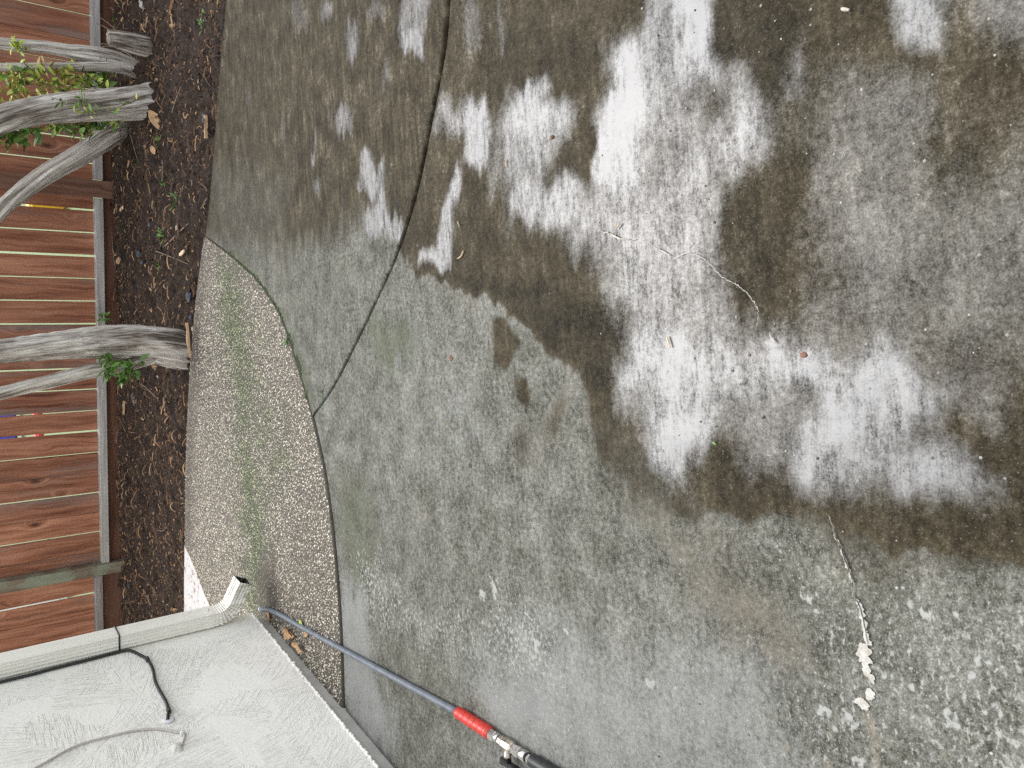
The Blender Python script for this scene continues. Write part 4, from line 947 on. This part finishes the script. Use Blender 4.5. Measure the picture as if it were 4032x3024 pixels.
leafthing('curled orange brown leaf against the house foundation', 1137, 2490, .085, .026, math.radians(80), False, dz=.012, rag=.25, curl=.5)
leafthing('second brown leaf curl lying next to the orange one', 1152, 2500, .06, .015, math.radians(95), False, dz=.012, rag=.2, curl=.6)
leafthing('long folded olive brown leaf on the foundation edge', 1176, 2545, .10, .016, math.radians(80), False, dz=.02, rag=.2, curl=.6)
leafthing('torn tan leaf under the bend of the grey lance', 1058, 2421, .06, .018, math.radians(20), False, dz=.01, rag=.2)
leafthing('small pale green leaf beside the grey lance', 1186, 2452, .04, .010, math.radians(70), False, 'leafyel', dz=.01)
leafthing('small brown leaf tip poking out beside the lance', 1205, 2497, .04, .012, math.radians(100), False, dz=.01)
leafthing('tiny green leaf lying on the wet dark concrete', 2812, 1745, .010, .0025, math.radians(60), False, 'leaf', dz=.003)
def chip(label, x, y, L, wd, ang, mat='chip', soil_=True, th=.006, name='wood_chip', cat='wood chip', bend=.0):
    p = ats(x, y, .008) if soil_ else at(x, y, .003); mb = MB(); c, s = math.cos(ang), math.sin(ang); r2 = np.random.default_rng(int(x * 3 + y * 5))
    V = []; n_ = 7; Fc = []
    for i in range(n_):
        t = i / (n_ - 1); wv = wd * (.45 + .55 * math.sin(math.pi * (.12 + .76 * t))) * r2.uniform(.8, 1.15); lx = (t - .5) * L; by = bend * L * math.sin(math.pi * t)
        for (e, z) in ((-1, 0), (-.7, th), (.7, th * r2.uniform(.7, 1.2)), (1, 0)):
            V.append(p + np.array([lx * c - (wv * e + by) * s, lx * s + (wv * e + by) * c, z]))
    for i in range(n_ - 1):
        for j in range(4): j2 = (j + 1) % 4; Fc.append((i * 4 + j, i * 4 + j2, i * 4 + 4 + j2, i * 4 + 4 + j))
    Fc += [(3, 2, 1, 0), ((n_ - 1) * 4, (n_ - 1) * 4 + 1, (n_ - 1) * 4 + 2, (n_ - 1) * 4 + 3)]
    o = mesh(name, V, Fc, M[mat], None, False); tag(o, label, cat); return o
chip('pale flat wood chip near the corner of the aggregate slab', 718, 995, .10, .012, math.radians(95), 'chippale')
chip('pale splintered chip in the soil right of the fence post', 480, 821, .11, .012, math.radians(92), 'chippale')
chip('reddish bark strip at the top of the soil bed', 560, 110, .14, .012, math.radians(5))
chip('slim bark strip near the upper slab edge', 678, 88, .07, .008, math.radians(10))
chip('tan bark chip below the leaning limb', 505, 653, .10, .012, math.radians(125))
chip('rough brown bark piece against the kickboard', 430, 935, .13, .03, math.radians(-50), th=.02)
chip('frayed tan bark piece beside the kickboard', 470, 1025, .10, .02, math.radians(100), th=.015)
chip('long bark strip along the aggregate slab edge', 745, 1340, .20, .014, math.radians(2), th=.012)
chip('short bark strip along the far slab edge', 815, 500, .12, .016, math.radians(-5), th=.014)
chip('brown bark chip left of the forked trunk in the soil', 490, 1605, .11, .012, math.radians(-20), th=.012)
chip('curved orange root piece in the soil left of the forked trunk', 560, 1640, .12, .007, math.radians(70), bend=.15)
chip('curved brown root piece near the aggregate edge', 652, 1600, .13, .010, math.radians(20), bend=.18)
chip('tan wedge chip beside the kickboard', 446, 1872, .06, .018, math.radians(40), 'chippale')
chip('tan strip chip beside the kickboard, nearer the house', 485, 1925, .10, .012, math.radians(35), 'chippale')
chip('curled root ring in the middle of the soil bed', 600, 1120, .20, .007, math.radians(85), bend=.2)
chip('pale stick bits lying on the soil near the ferny weed', 600, 968, .08, .008, math.radians(75), 'chippale')
chip('white twig lying on the damp concrete by the curved joint', 1815, 1003, .036, .0016, math.radians(120), 'chippale', False, .004, 'twig', 'twig', .15)
chip('cream stick lying in the white wet patch', 2633, 1347, .026, .0018, math.radians(15), 'chippale', False, .003, 'twig', 'twig')
chip('thin pale stick on the wet concrete near the middle', 2437, 889, .016, .0011, math.radians(125), 'chippale', False, .004, 'twig', 'twig')
chip('thin upright pale stick beside the wet streaks', 1993, 642, .02, .0012, math.radians(0), 'chippale', False, .003, 'twig', 'twig')
chip('short tan sliver beside the curved joint', 1807, 882, .02, .0012, math.radians(20), 'chippale', False, .003, 'twig', 'twig')
chip('pinkish crumb at the top of the dark wet concrete', 3330, 38, .016, .0035, math.radians(60), 'stone', False, .004, 'stone_crumb', 'stone')
def rock(label, x, y, r, mat, seed, soil_=True, sq=(1, 1, .6), name='stone', cat='stone'):
    r2 = np.random.default_rng(seed); p = ats(x, y, r * .25) if soil_ else at(x, y, r * .2); V = []; Fc = []; n1, n2 = 5, 8
    for i in range(n1 + 1):
        th = math.pi * i / n1
        for j in range(n2):
            ph = 2 * math.pi * j / n2; k = r * r2.uniform(.72, 1.15); V.append(p + k * np.array([math.sin(th) * math.cos(ph) * sq[0], math.sin(th) * math.sin(ph) * sq[1], math.cos(th) * sq[2]]))
    for i in range(n1):
        for j in range(n2): Fc.append((i * n2 + j, i * n2 + (j + 1) % n2, (i + 1) * n2 + (j + 1) % n2, (i + 1) * n2 + j))
    o = mesh(name, V, Fc, M[mat], None, False); tag(o, label, cat); return o
rock('dark slate lump in the soil in front of the fence post', 548, 1000, .035, 'bluebit', 1, sq=(.8, 1.2, .6)); rock('long dark slate shard below the slate lump', 560, 1035, .03, 'bluebit', 2, sq=(.5, 1.0, .5))
rock('dark blue grey shard in the upper middle soil', 590, 880, .03, 'bluebit', 3, sq=(1.2, .6, .5)); rock('blue grey stone tucked against the aggregate slab', 745, 1170, .032, 'bluebit', 4)
rock('small blue grey stone by the slab edge above the trunk', 752, 1250, .018, 'bluebit', 5); rock('blue grey shard near the far slab edge', 805, 325, .025, 'bluebit', 6); rock('dark shiny stone along the far slab edge', 805, 465, .025, 'bluebit', 7)
rock('large blue grey stone left of the forked trunk', 530, 1565, .045, 'bluebit', 8, sq=(1.3, .7, .6)); rock('small blue grey chip left of the big slate stone', 600, 1628, .02, 'bluebit', 9); rock('dark slate piece against the kickboard at the left', 452, 1725, .03, 'bluebit', 10)
rock('dark slate piece beside the green post', 512, 2300, .035, 'bluebit', 11); rock('blue grey sliver nearest the downspout', 490, 2358, .025, 'bluebit', 12, sq=(1.2, .5, .4)); rock('pale flat stone at the top edge of the soil', 560, 15, .032, 'stone', 13)
rock('grey stone in the soil left of the forked trunk base', 625, 1480, .02, 'stone', 14); rock('cream pebble on the slab edge above the forked trunk', 762, 1295, .018, 'stone', 15); rock('white pebble in the dark soil left of the trunk', 503, 1685, .010, 'stone', 16)
rock('cream pebble in the soil beside the slab corner', 697, 897, .016, 'stone', 17)
rock('rusty brown stone crumb on the pale wet concrete', 3163, 1398, .006, 'post', 18, False, (1, 1.2, .3), name='stone_crumb'); rock('brown crumb in the upper white wet patch', 2175, 540, .006, 'kick', 19, False, name='stone_crumb'); rock('dark crumb on the greenish dry concrete', 1775, 1410, .010, 'post', 20, False, (1, 1, .2), 'stone_crumb')
rock('small orange crumb on the dry concrete', 1703, 1640, .006, 'chip', 21, False, name='stone_crumb')
# long roots and twigs on the soil
def root(label, L, r, name='root'):
    P = [ats(x, y, .006 + .01 * (i % 2)) for i, (x, y) in enumerate(L)]; mb = MB(); C = catmull(P, 6); mb.tube(C, list(np.linspace(r, r * .5, len(C))), 6)
    o = mb.build(name, M['twig'], None); tag(o, label, 'root')
root('long thin root slanting up to the slab corner', [(650, 970), (720, 900), (775, 845), (815, 780)], .0045)
root('long thin root crossing below the large fallen leaf', [(668, 480), (690, 400), (715, 335)], .004)
root('thin pale root curving from the foot of the leaning limb', [(440, 555), (480, 545), (515, 505)], .004)
root('thin root running down the soil below the large leaf', [(512, 520), (530, 590), (545, 635)], .004)
root('thin root in the bottom middle of the soil bed', [(640, 630), (640, 690), (632, 750)], .004)
root('thin root slanting below the pale chip', [(590, 980), (670, 1010), (740, 1040)], .0035)
root('long root running along the kickboard', [(425, 755), (435, 830), (440, 900), (445, 990), (455, 1060)], .006)
root('thin root left of the forked trunk', [(440, 1500), (460, 1560), (465, 1610)], .0045)
root('looping root beside the big slate stone', [(548, 1500), (552, 1560), (556, 1620)], .005)
root('thin root slanting through the soil left of the trunk', [(545, 1500), (610, 1560), (640, 1600)], .004)
root('thin twig in the soil by the upper trunk bases', [(480, 200), (510, 215), (530, 238)], .004)
root('thin root arcing at the top of the bed', [(565, 75), (590, 90), (612, 125)], .0035)
root('fine root in the dark soil nearest the house', [(445, 2360), (470, 2375), (500, 2372)], .004)
root('fine forked root below the white slab', [(600, 2080), (640, 2090), (668, 2060)], .0035)
# grit on the slabs
mb = MB()
for _ in range(420):
    x, y = rng.uniform(1300, 4000), rng.uniform(0, 3000); p = at(x, y, .0006)
    if p[0] < -1.2 or (p - WA) @ wnor < .02: continue
    r = .0012 + .0022 * rng.random() ** 2; q = [p + r * np.array([math.cos(t), math.sin(t), 0]) for t in (0, 1.3, 2.5, 3.8, 5.0)] + [p + np.array([0, 0, r * .8])]
    mb.add(q, [(j, (j + 1) % 5, 5) for j in range(5)], [rng.random() ** .7 * 1.0] * 6)
tag(mb.build('grit', M['grit'], None, True, 'tint'), 'fine grit scattered over the concrete slabs', 'grit', kind='stuff')

# ================================================================== CRACKS AND LIME CRUST
def ribbon(L, wl, name, mat, z, parent, seed, jag=.004, raised=0.0):
    r2 = np.random.default_rng(seed); C = catmull(np.array([at(*p, z)[:2] for p in L]), 16); V = []; Fc = []; n_ = len(C); wi = np.interp(np.linspace(0, 1, n_), np.linspace(0, 1, len(wl)), wl)
    for i in range(n_):
        t = C[min(i + 1, n_ - 1)] - C[max(i - 1, 0)]; t /= np.linalg.norm(t); nn = np.array([-t[1], t[0]]); c = C[i] + nn * jag * 3 * float(fbm(i * .23, seed * 3.1, 3, 5) - .5)
        a, b = wi[i] * 2.2 * max(.08, float(fbm(i * .31, seed * 7.7, 3, 8)) - .12), wi[i] * 2.2 * max(.08, float(fbm(i * .37, seed * 5.3, 3, 11)) - .12)
        V += [(*(c - nn * a), z), (*(c - nn * a * .3), z + raised), (*(c + nn * b * .3), z + raised), (*(c + nn * b), z)]
    for i in range(n_ - 1):
        q = i * 4; Fc += [(q, q + 1, q + 5, q + 4), (q + 1, q + 2, q + 6, q + 5), (q + 2, q + 3, q + 7, q + 6)]
    o = mesh(name, V, Fc, mat, parent, False); return o
CR = [(3262, 2030), (3283, 2085), (3290, 2120), (3312, 2155), (3325, 2200), (3345, 2250), (3358, 2300), (3362, 2350), (3380, 2375), (3395, 2420), (3405, 2470), (3418, 2540)]
ribbon(CR, [.0006, .001, .0022, .0026, .003, .003, .0018, .001, .0045, .005, .006, .007], 'lime_crust', M['lime'], .0042, main, 1, .0015, .0012)
ribbon(CR[1:], [.0003, .0007, .0009, .0011, .0009, .0006, .0003, .0010, .0010, .0006, .0004], 'crack', M['crack'], .0062, main, 2, .0008)
ribbon([(2350, 910), (2400, 920), (2440, 940), (2500, 945)], [.001, .002, .001], 'lime_crust', M['lime'], .0042, main, 3, .002, .0002)
ribbon([(2560, 965), (2610, 990), (2650, 1015), (2690, 1000), (2740, 1005), (2790, 1035), (2830, 1080), (2880, 1110), (2920, 1135), (2955, 1170), (2980, 1210), (2985, 1250), (2975, 1300)], [.0004, .0010, .0007, .0010, .0007, .0009, .0007, .0007, .0006, .0004], 'lime_crust', M['lime'], .0042, main, 4, .002, .0002)
ribbon([(3030, 1310), (3040, 1335), (3053, 1352)], [.001, .003, .001], 'lime_crust', M['lime'], .0042, main, 5, .002, .001)
ribbon([(3022, 1480), (3035, 1530), (3052, 1580), (3072, 1610)], [.0003, .0006, .0003], 'lime_crust', M['lime'], .0042, main, 6, .0015, .0008)
ribbon([(3125, 1770), (3140, 1810), (3163, 1850)], [.0003, .0005, .0003], 'lime_crust', M['lime'], .0042, main, 7, .0015, .0008)
ribbon([(2016, 1380), (2020, 1480), (2012, 1600), (2000, 1700), (1996, 1790), (2000, 1850)], [.0004, .0006, .0004, .001, .0008], 'crack', M['crack'], .0042, main, 9, .0015)
def crust(x, y, rx, ry, mat, seed, h=.0005):
    r2 = np.random.default_rng(seed); p = at(x, y, .003); s = (MW.T @ (p - CAMP))[2] / FPX; V = []; n_ = 40
    aa = np.linspace(0, 2 * math.pi, n_, endpoint=False); ks = .35 + 1.15 * fbm(np.cos(aa) * 2.4 + seed * 3, np.sin(aa) * 2.4, 4, seed)
    for q, hh in ((1, 0), (.82, h), (.4, h * 1.3)):
        for i in range(n_):
            a = 2 * math.pi * i / n_; V.append(p + np.array([-ry * s * .8 * math.sin(a) * ks[i] * q, -rx * s * 1.0 * math.cos(a) * ks[i] * q, hh * (r2.uniform(.5, 1.2) if q < 1 else 0)]))
    V.append(p + np.array([0, 0, h])); Fc = []
    for r_ in range(2):
        for i in range(n_): j = (i + 1) % n_; Fc.append((r_ * n_ + i, r_ * n_ + j, (r_ + 1) * n_ + j, (r_ + 1) * n_ + i))
    Fc += [(2 * n_ + i, 2 * n_ + (i + 1) % n_, 3 * n_) for i in range(n_)]
    return mesh('lime_crust', V, Fc, M[mat], main, True)
for a in [(3400, 2580, 32, 58, 'lime', 1), (3412, 2640, 18, 28, 'lime', 2), (3432, 2672, 13, 24, 'lime', 3), (3425, 2735, 22, 30, 'lime', 4), (3395, 2770, 30, 34, 'lime', 5)]: crust(*a[:5], a[5])

# ================================================================== HOUSE
house = empty('house'); tag(house, 'cream stucco house wall on a painted foundation at the lower left', 'house')
S1 = -7.0
def wallgrid(name, s0, s1, z0, z1, o, mat, nx, nz, amp):
    s = np.linspace(s0, s1, nx); z = np.linspace(z0, z1, nz); S_, Z_ = np.meshgrid(s, z)
    d = (fbm(S_ * 3, Z_ * 3, 4, 77) - .5) * amp
    V = WA[None, None] + wdir * S_[..., None] + wnor * (o + d)[..., None] + np.array([0, 0, 1]) * Z_[..., None]
    i = np.arange(nz - 1)[:, None] * nx + np.arange(nx - 1)[None, :]
    return V.reshape(-1, 3), np.stack([i, i + 1, i + nx + 1, i + nx], -1).reshape(-1, 4)
mb = MB()
V, Fc = wallgrid('w', 0.0, -2.2, .062, 1.35, .025, None, 200, 120, .004)
# front face, thickness and return round the far corner
o = mesh('stucco_wall', V, Fc, M['stucco'], house, True)
mb = MB(); mb.box(Wl(-3.5 - 0.0, -.12, 1.362 + .72), wdir * 3.5, wnor * .143, np.array([0, 0, .722]), 0); mb.box(Wl(-4.6, -.12, .71), wdir * 2.4, wnor * .143, np.array([0, 0, .642]), 0)
mb.box(Wl(-1.101, -.12, .70), wdir * 1.098, wnor * .138, np.array([0, 0, .636]), 0); mb.box(Wl(-.12, -3.26, 1.43), wdir * .118, wnor * 3.0, np.array([0, 0, 1.36]), 0)
mb.build('wall_body', M['stucco'], house, False)
mb = MB(); mb.box(Wl(-3.5, -.15, -.04), wdir * 3.49, wnor * .150, np.array([0, 0, .102]), .004); mb.box(Wl(-.16, -3.3, -.04), wdir * .13, wnor * 3.0, np.array([0, 0, .102]), .004); mb.build('foundation', M['found'], house, False)
mb = MB(); mb.box(Wl(-3.45, -1.6, 2.86), wdir * 3.65, wnor * 1.72, np.array([0, 0, .05]), .005); mb.build('eave', M['whitewall'], house, False)
mb = MB(); mb.box(Wl(-3.45, .17, 2.85), wdir * 3.65, wnor * .048, np.array([0, 0, .06]), .01); mb.build('gutter', M['gutter'], house, False)
mb = MB()       # drip edge of rough stucco along the bottom
for q in np.linspace(-2.15, -.01, 240):
    c = Wl(q, .022 + rng.normal(0, .0012), .062 + rng.normal(0, .0018)); r = .005 + .002 * rng.random(); mb.box(c, wdir * .0065, wnor * r, np.array([0, 0, r * .7]), .002)
mb.build('wall_edge', M['stucco'], house, True)

# ---- downspout
ds = empty('downspout'); tag(ds, 'cream corrugated metal downspout with an elbow at the house corner', 'downspout')
A_, B_ = .043, .034        # half sizes: along the wall, out from the wall
sc_ = -.062 + A_ + .002
def section(flut=.0016):
    pts = []
    for (ax, s) in (((1, 0), 1), ((0, 1), 1), ((-1, 0), 1), ((0, -1), 1)):
        nn = 17
        for i in range(nn):
            t = -1 + 2 * i / nn + 1 / nn; gdep = -flut * 2.4 if (i % 4 in (1, 2) and 1 < i < 15) else 0
            tt = t * .97
            if ax == (1, 0): pts.append((A_ + gdep, B_ * tt))
            elif ax == (0, 1): pts.append((-A_ * tt, B_ + gdep))
            elif ax == (-1, 0): pts.append((-A_ - gdep, -B_ * tt))
            else: pts.append((A_ * tt, -B_ - gdep))
    return np.array(pts)
SEC = section()
def sweep(name, path, mat, scale=None, cap=False, both=False):
    """path in (out, z) of the wall's cross plane, section kept square to it"""
    P = np.array(path, float); N = len(P); ns = len(SEC); V = []; Fc = []
    for i in range(N):
        t = P[min(i + 1, N - 1)] - P[max(i - 1, 0)]; t /= np.linalg.norm(t); nn = np.array([-t[1], t[0]])   # outward side when going down
        k = 1 if scale is None else scale[i]
        for a, b in SEC: q = P[i] + nn * b * k; V.append(Wl(sc_ + a * k, q[0], q[1]))
    for i in range(N - 1):
        for j in range(ns): j2 = (j + 1) % ns; Fc.append((i * ns + j, (i + 1) * ns + j, (i + 1) * ns + j2, i * ns + j2))
    return mesh(name, V, Fc, mat, ds, False)
o0 = .025 + B_ + .006
sweep('pipe', [(o0, 2.78), (o0, 1.5), (o0, .8), (o0, .262)], M['gutter'])
sweep('collar', [(o0, .292), (o0, .286), (o0, .256), (o0, .25)], M['gutter'], [1.0, 1.035, 1.035, 1.0])
# elbow: crimped bend then a straight outlet
path = [(o0, .262), (o0, .235)]; scl = [.985, .985]; th = 0.0; p = np.array([o0, .235]); Rb = .088; nst = 28; TH = math.radians(66)
for i in range(1, nst + 1):
    th = TH * i / nst; p = np.array([o0 + Rb * (1 - math.cos(th)), .235 - Rb * math.sin(th)]); path.append(tuple(p)); scl.append(.985 - (.13 if i % 4 == 1 else (.03 if i % 4 == 2 else (-.01 if i % 4 == 3 else -.04))))
d = np.array([math.sin(TH), -math.cos(TH)])
for q in (.02, .05, .08, .105): path.append(tuple(p + d * q)); scl.append(.985)
sweep('elbow', path, M['gutter'], scl)
path2 = [tuple(p + d * q) for q in (.1045, .05, .0)]
o = sweep('elbow_inside', path2, M['gutdark'], [.90, .90, .90])
mb = MB(); q = p + d * .004; nn = np.array([-d[1], d[0]])
mb.box(Wl(sc_, q[0], q[1]), wdir * A_ * .9, wnor * nn[0] * B_ * .9 + np.array([0, 0, nn[1] * B_ * .9]), wnor * d[0] * .002 + np.array([0, 0, d[1] * .002]), 0); mb.build('elbow_inside', M['gutdark'], ds, False)
for zz in (.27,):
    mb = MB(); mb.tube([Wl(sc_, o0 + B_ + .002, zz), Wl(sc_, o0 + B_ + .006, zz)], .004, 8); mb.build('rivet', M['chrome'], ds)

# ---- cables on the wall
def wpts(L, o=.031): return [onw(x, y, o) for x, y in L]
bc = empty('coax_cable'); tag(bc, 'black cable running down beside the downspout into a white grommet', 'cable')
zj = onw(483, 2563)[2]
L = [Wl(-.075, .033, 2.7), Wl(-.075, .033, 1.6)] + [onw(x, y, .033) for x, y in ((60, 2671), (200, 2635), (340, 2600), (440, 2574), (483, 2563), (513, 2561), (551, 2578), (581, 2597), (602, 2635), (611, 2680), (628, 2718), (652, 2759), (663, 2795), (660, 2833))]
mb = MB(); C = catmull(L, 8); mb.tube(C, .0062, 10); mb.build('cable_run', M['rubber'], bc)
for x, y in ((581, 2596), (664, 2796)):
    mb = MB(); c = onw(x, y, .034); mb.box(c, wdir * .012, wnor * .010, np.array([0, 0, .007]), .003); mb.tube([c + wnor * .006 - wdir * .014, c + wnor * .016 - wdir * .014], .004, 8); mb.build('clip', M['rubber'], bc)
mb = MB(); c = onw(663, 2836, .026); V = []
mb.tube([c, c + wnor * .004, c + wnor * .006], [.021, .021, .017], 22); mb.build('grommet', M['whiteplas'], bc)
tie = empty('cable_tie'); tag(tie, 'thin black tie looped round the downspout', 'cable tie')
mb = MB(); z_ = float(onw(470, 2560, .03)[2]); k = 1.045
ring = [(-A_ * k, -B_ * .9), (-A_ * k, B_ * k), (A_ * k, B_ * k), (A_ * k, -B_ * .9)]
mb.tube([Wl(sc_ + a, o0 + b, z_) for a, b in ring], .0035, 8); mb.build('loop', M['rubber'], tie)
wc = empty('white_cable'); tag(wc, 'thin off white cable curving across the stucco to a caulked hole', 'cable')
L = [onw(x, y, .030) for x, y in ((40, 3070), (140, 3024), (271, 2950), (345, 2922), (443, 2896), (527, 2877), (602, 2870), (653, 2874), (712, 2886))]
mb = MB(); mb.tube(catmull(L, 8), .0042, 8); mb.build('cable_run', M['cable'], wc)
L = [onw(x, y, .032) for x, y in ((712, 2886), (726, 2889), (724, 2910), (716, 2932))]
mb = MB(); mb.tube(catmull(L, 5), .0045, 8); mb.build('cable_end', M['cable'], wc)
mb = MB(); c = onw(718, 2886, .036); mb.box(c, wdir * .006, wnor * .008, np.array([0, 0, .008]), .002); mb.build('clip', M['whiteplas'], wc)
def blob(c, rs, rz, seed):
    r2 = np.random.default_rng(seed); V = []; Fc = []; n_ = 16
    ks = [r2.uniform(.6, 1.15) for _ in range(n_)]
    for q, hh in ((1, 0), (.8, .006), (.4, .011)):
        for i in range(n_): a = 2 * math.pi * i / n_; V.append(c + wdir * rs * math.cos(a) * ks[i] * q + np.array([0, 0, rz * math.sin(a) * ks[i] * q]) + wnor * hh * r2.uniform(.8, 1.1))
    V.append(c + wnor * .012)
    for r_ in range(2):
        for i in range(n_): j = (i + 1) % n_; Fc.append((r_ * n_ + i, r_ * n_ + j, (r_ + 1) * n_ + j, (r_ + 1) * n_ + i))
    return V, Fc + [(2 * n_ + i, 2 * n_ + (i + 1) % n_, 3 * n_) for i in range(n_)]
V, Fc = blob(onw(698, 2945, .025), .03, .022, 4); mesh('caulk', V, Fc, M['caulk'], wc, True)

# ================================================================== PRESSURE WASHER LANCE
ln = empty('pressure_lance'); tag(ln, 'grey pressure washer lance with red grip and ball valve lying on the patio', 'lance')
Lp = [at(1027, 2399, .03), at(1060, 2402, .026), at(1110, 2424, .018), at(1190, 2470, .014), at(1400, 2585, .0135), at(1600, 2694, .014), at(1800, 2803, .017)]
mb = MB(); mb.tube(catmull(Lp, 10), .0108, 20); mb.build('lance_tube', M['lance'], ln)
mb = MB(); a = Lp[0]; d0 = (Lp[0] - Lp[1]) / np.linalg.norm(Lp[0] - Lp[1]); mb.tube([a, a + d0 * .012, a + d0 * .014], [.010, .010, .006], 12); mb.build('nozzle', M['whiteplas'], ln)
g0, g1 = at(1800, 2803, .0185), at(1932, 2889, .0205); ax = (g1 - g0) / np.linalg.norm(g1 - g0); GL = np.linalg.norm(g1 - g0)
P = []; Rr = []
for i in range(61):
    t = i / 60; P.append(g0 + ax * GL * t); base = .0160 + .001 * t; rib = .0026 * (abs(math.sin(t * math.pi * 7)) ** .6) if .04 < t < .96 else 0
    Rr.append((base + rib) * (.9 if t in (0, 1) else 1))
mb = MB(); mb.tube(P, Rr, 24); mb.build('grip', M['red'], ln)
def along(t): return g1 + ax * t
def cyl(name, mat, t0, t1, r0, r1=None, seg=20, smooth=True, parent=ln, ch=.0015):
    r1 = r1 or r0; mb = MB(); mb.tube([along(t0), along(t0 + ch), along(t1 - ch), along(t1)], [r0 - ch, r0, r1, r1 - ch], seg); return mb.build(name, mat, parent, smooth)
cyl('hex_nut', M['chrome'], 0, .026, .0165, seg=6, smooth=False)
cyl('collar', M['chrome'], .0265, .040, .0145, .013)
cyl('collar', M['crack'], .0405, .046, .0115)
valve = cyl('valve_body', M['nickel'], .0465, .062, .0150, .0150, 8, False)
mb = MB(); mb.tube([along(.0625), along(.068), along(.085), along(.102), along(.108)], [.0145, .0175, .0185, .0175, .0145], 8); mb.build('valve_body', M['nickel'], ln, False)
cyl('hex_nut', M['chrome'], .1085, .124, .0150, seg=6, smooth=False)
cyl('hex_nut', M['chrome'], .1245, .142, .0170, seg=6, smooth=False)
cyl('coupler', M['chrome'], .1425, .168, .0165, .0155)
cyl('coupler', M['crack'], .1685, .174, .0135)
cyl('adapter', M['chrome'], .1745, .19, .0125, seg=6, smooth=False)
side = np.array([-ax[1], ax[0], 0]); side = side if side[0] < 0 else -side
sd = side * .93 + np.array([0, 0, .2]); sd /= np.linalg.norm(sd); c = along(.088)
mb = MB(); mb.tube([c + sd * .012, c + sd * .030, c + sd * .036], [.0125, .0105, .0115], 16); mb.build('valve_stem', M['nickel'], ln)
hd = empty  # handle
mb = MB(); up = np.cross(ax, sd); cc = c + sd * .042 + ax * .004
mb.tube([c + sd * .0365, c + sd * .05], [.013, .0125], 14); mb.box(cc + ax * .014 + sd * .006, ax * .034, sd * .0065, up * .0125, .003); mb.box(cc - ax * .016 + sd * .004, ax * .008, sd * .010, up * .013, .003)
mb.build('valve_handle', M['black'], ln, False)
hs = empty('hose'); tag(hs, 'black rubber hose end coupled to the lance, leaving the frame', 'hose')
mb = MB(); P = [along(.1905)] + [along(.20 + .05 * i) + np.array([0, 0, -.004]) for i in range(5)] + [along(.6) + np.array([.06, 0, 0]), along(.9) + np.array([.2, 0, 0]), along(1.3) + np.array([.2, 0, 0])]
P = [np.array([q[0], q[1], .021]) for q in P]
mb.tube(catmull(P, 6), .0185, 16); mb.build('hose_run', M['rubber'], hs)
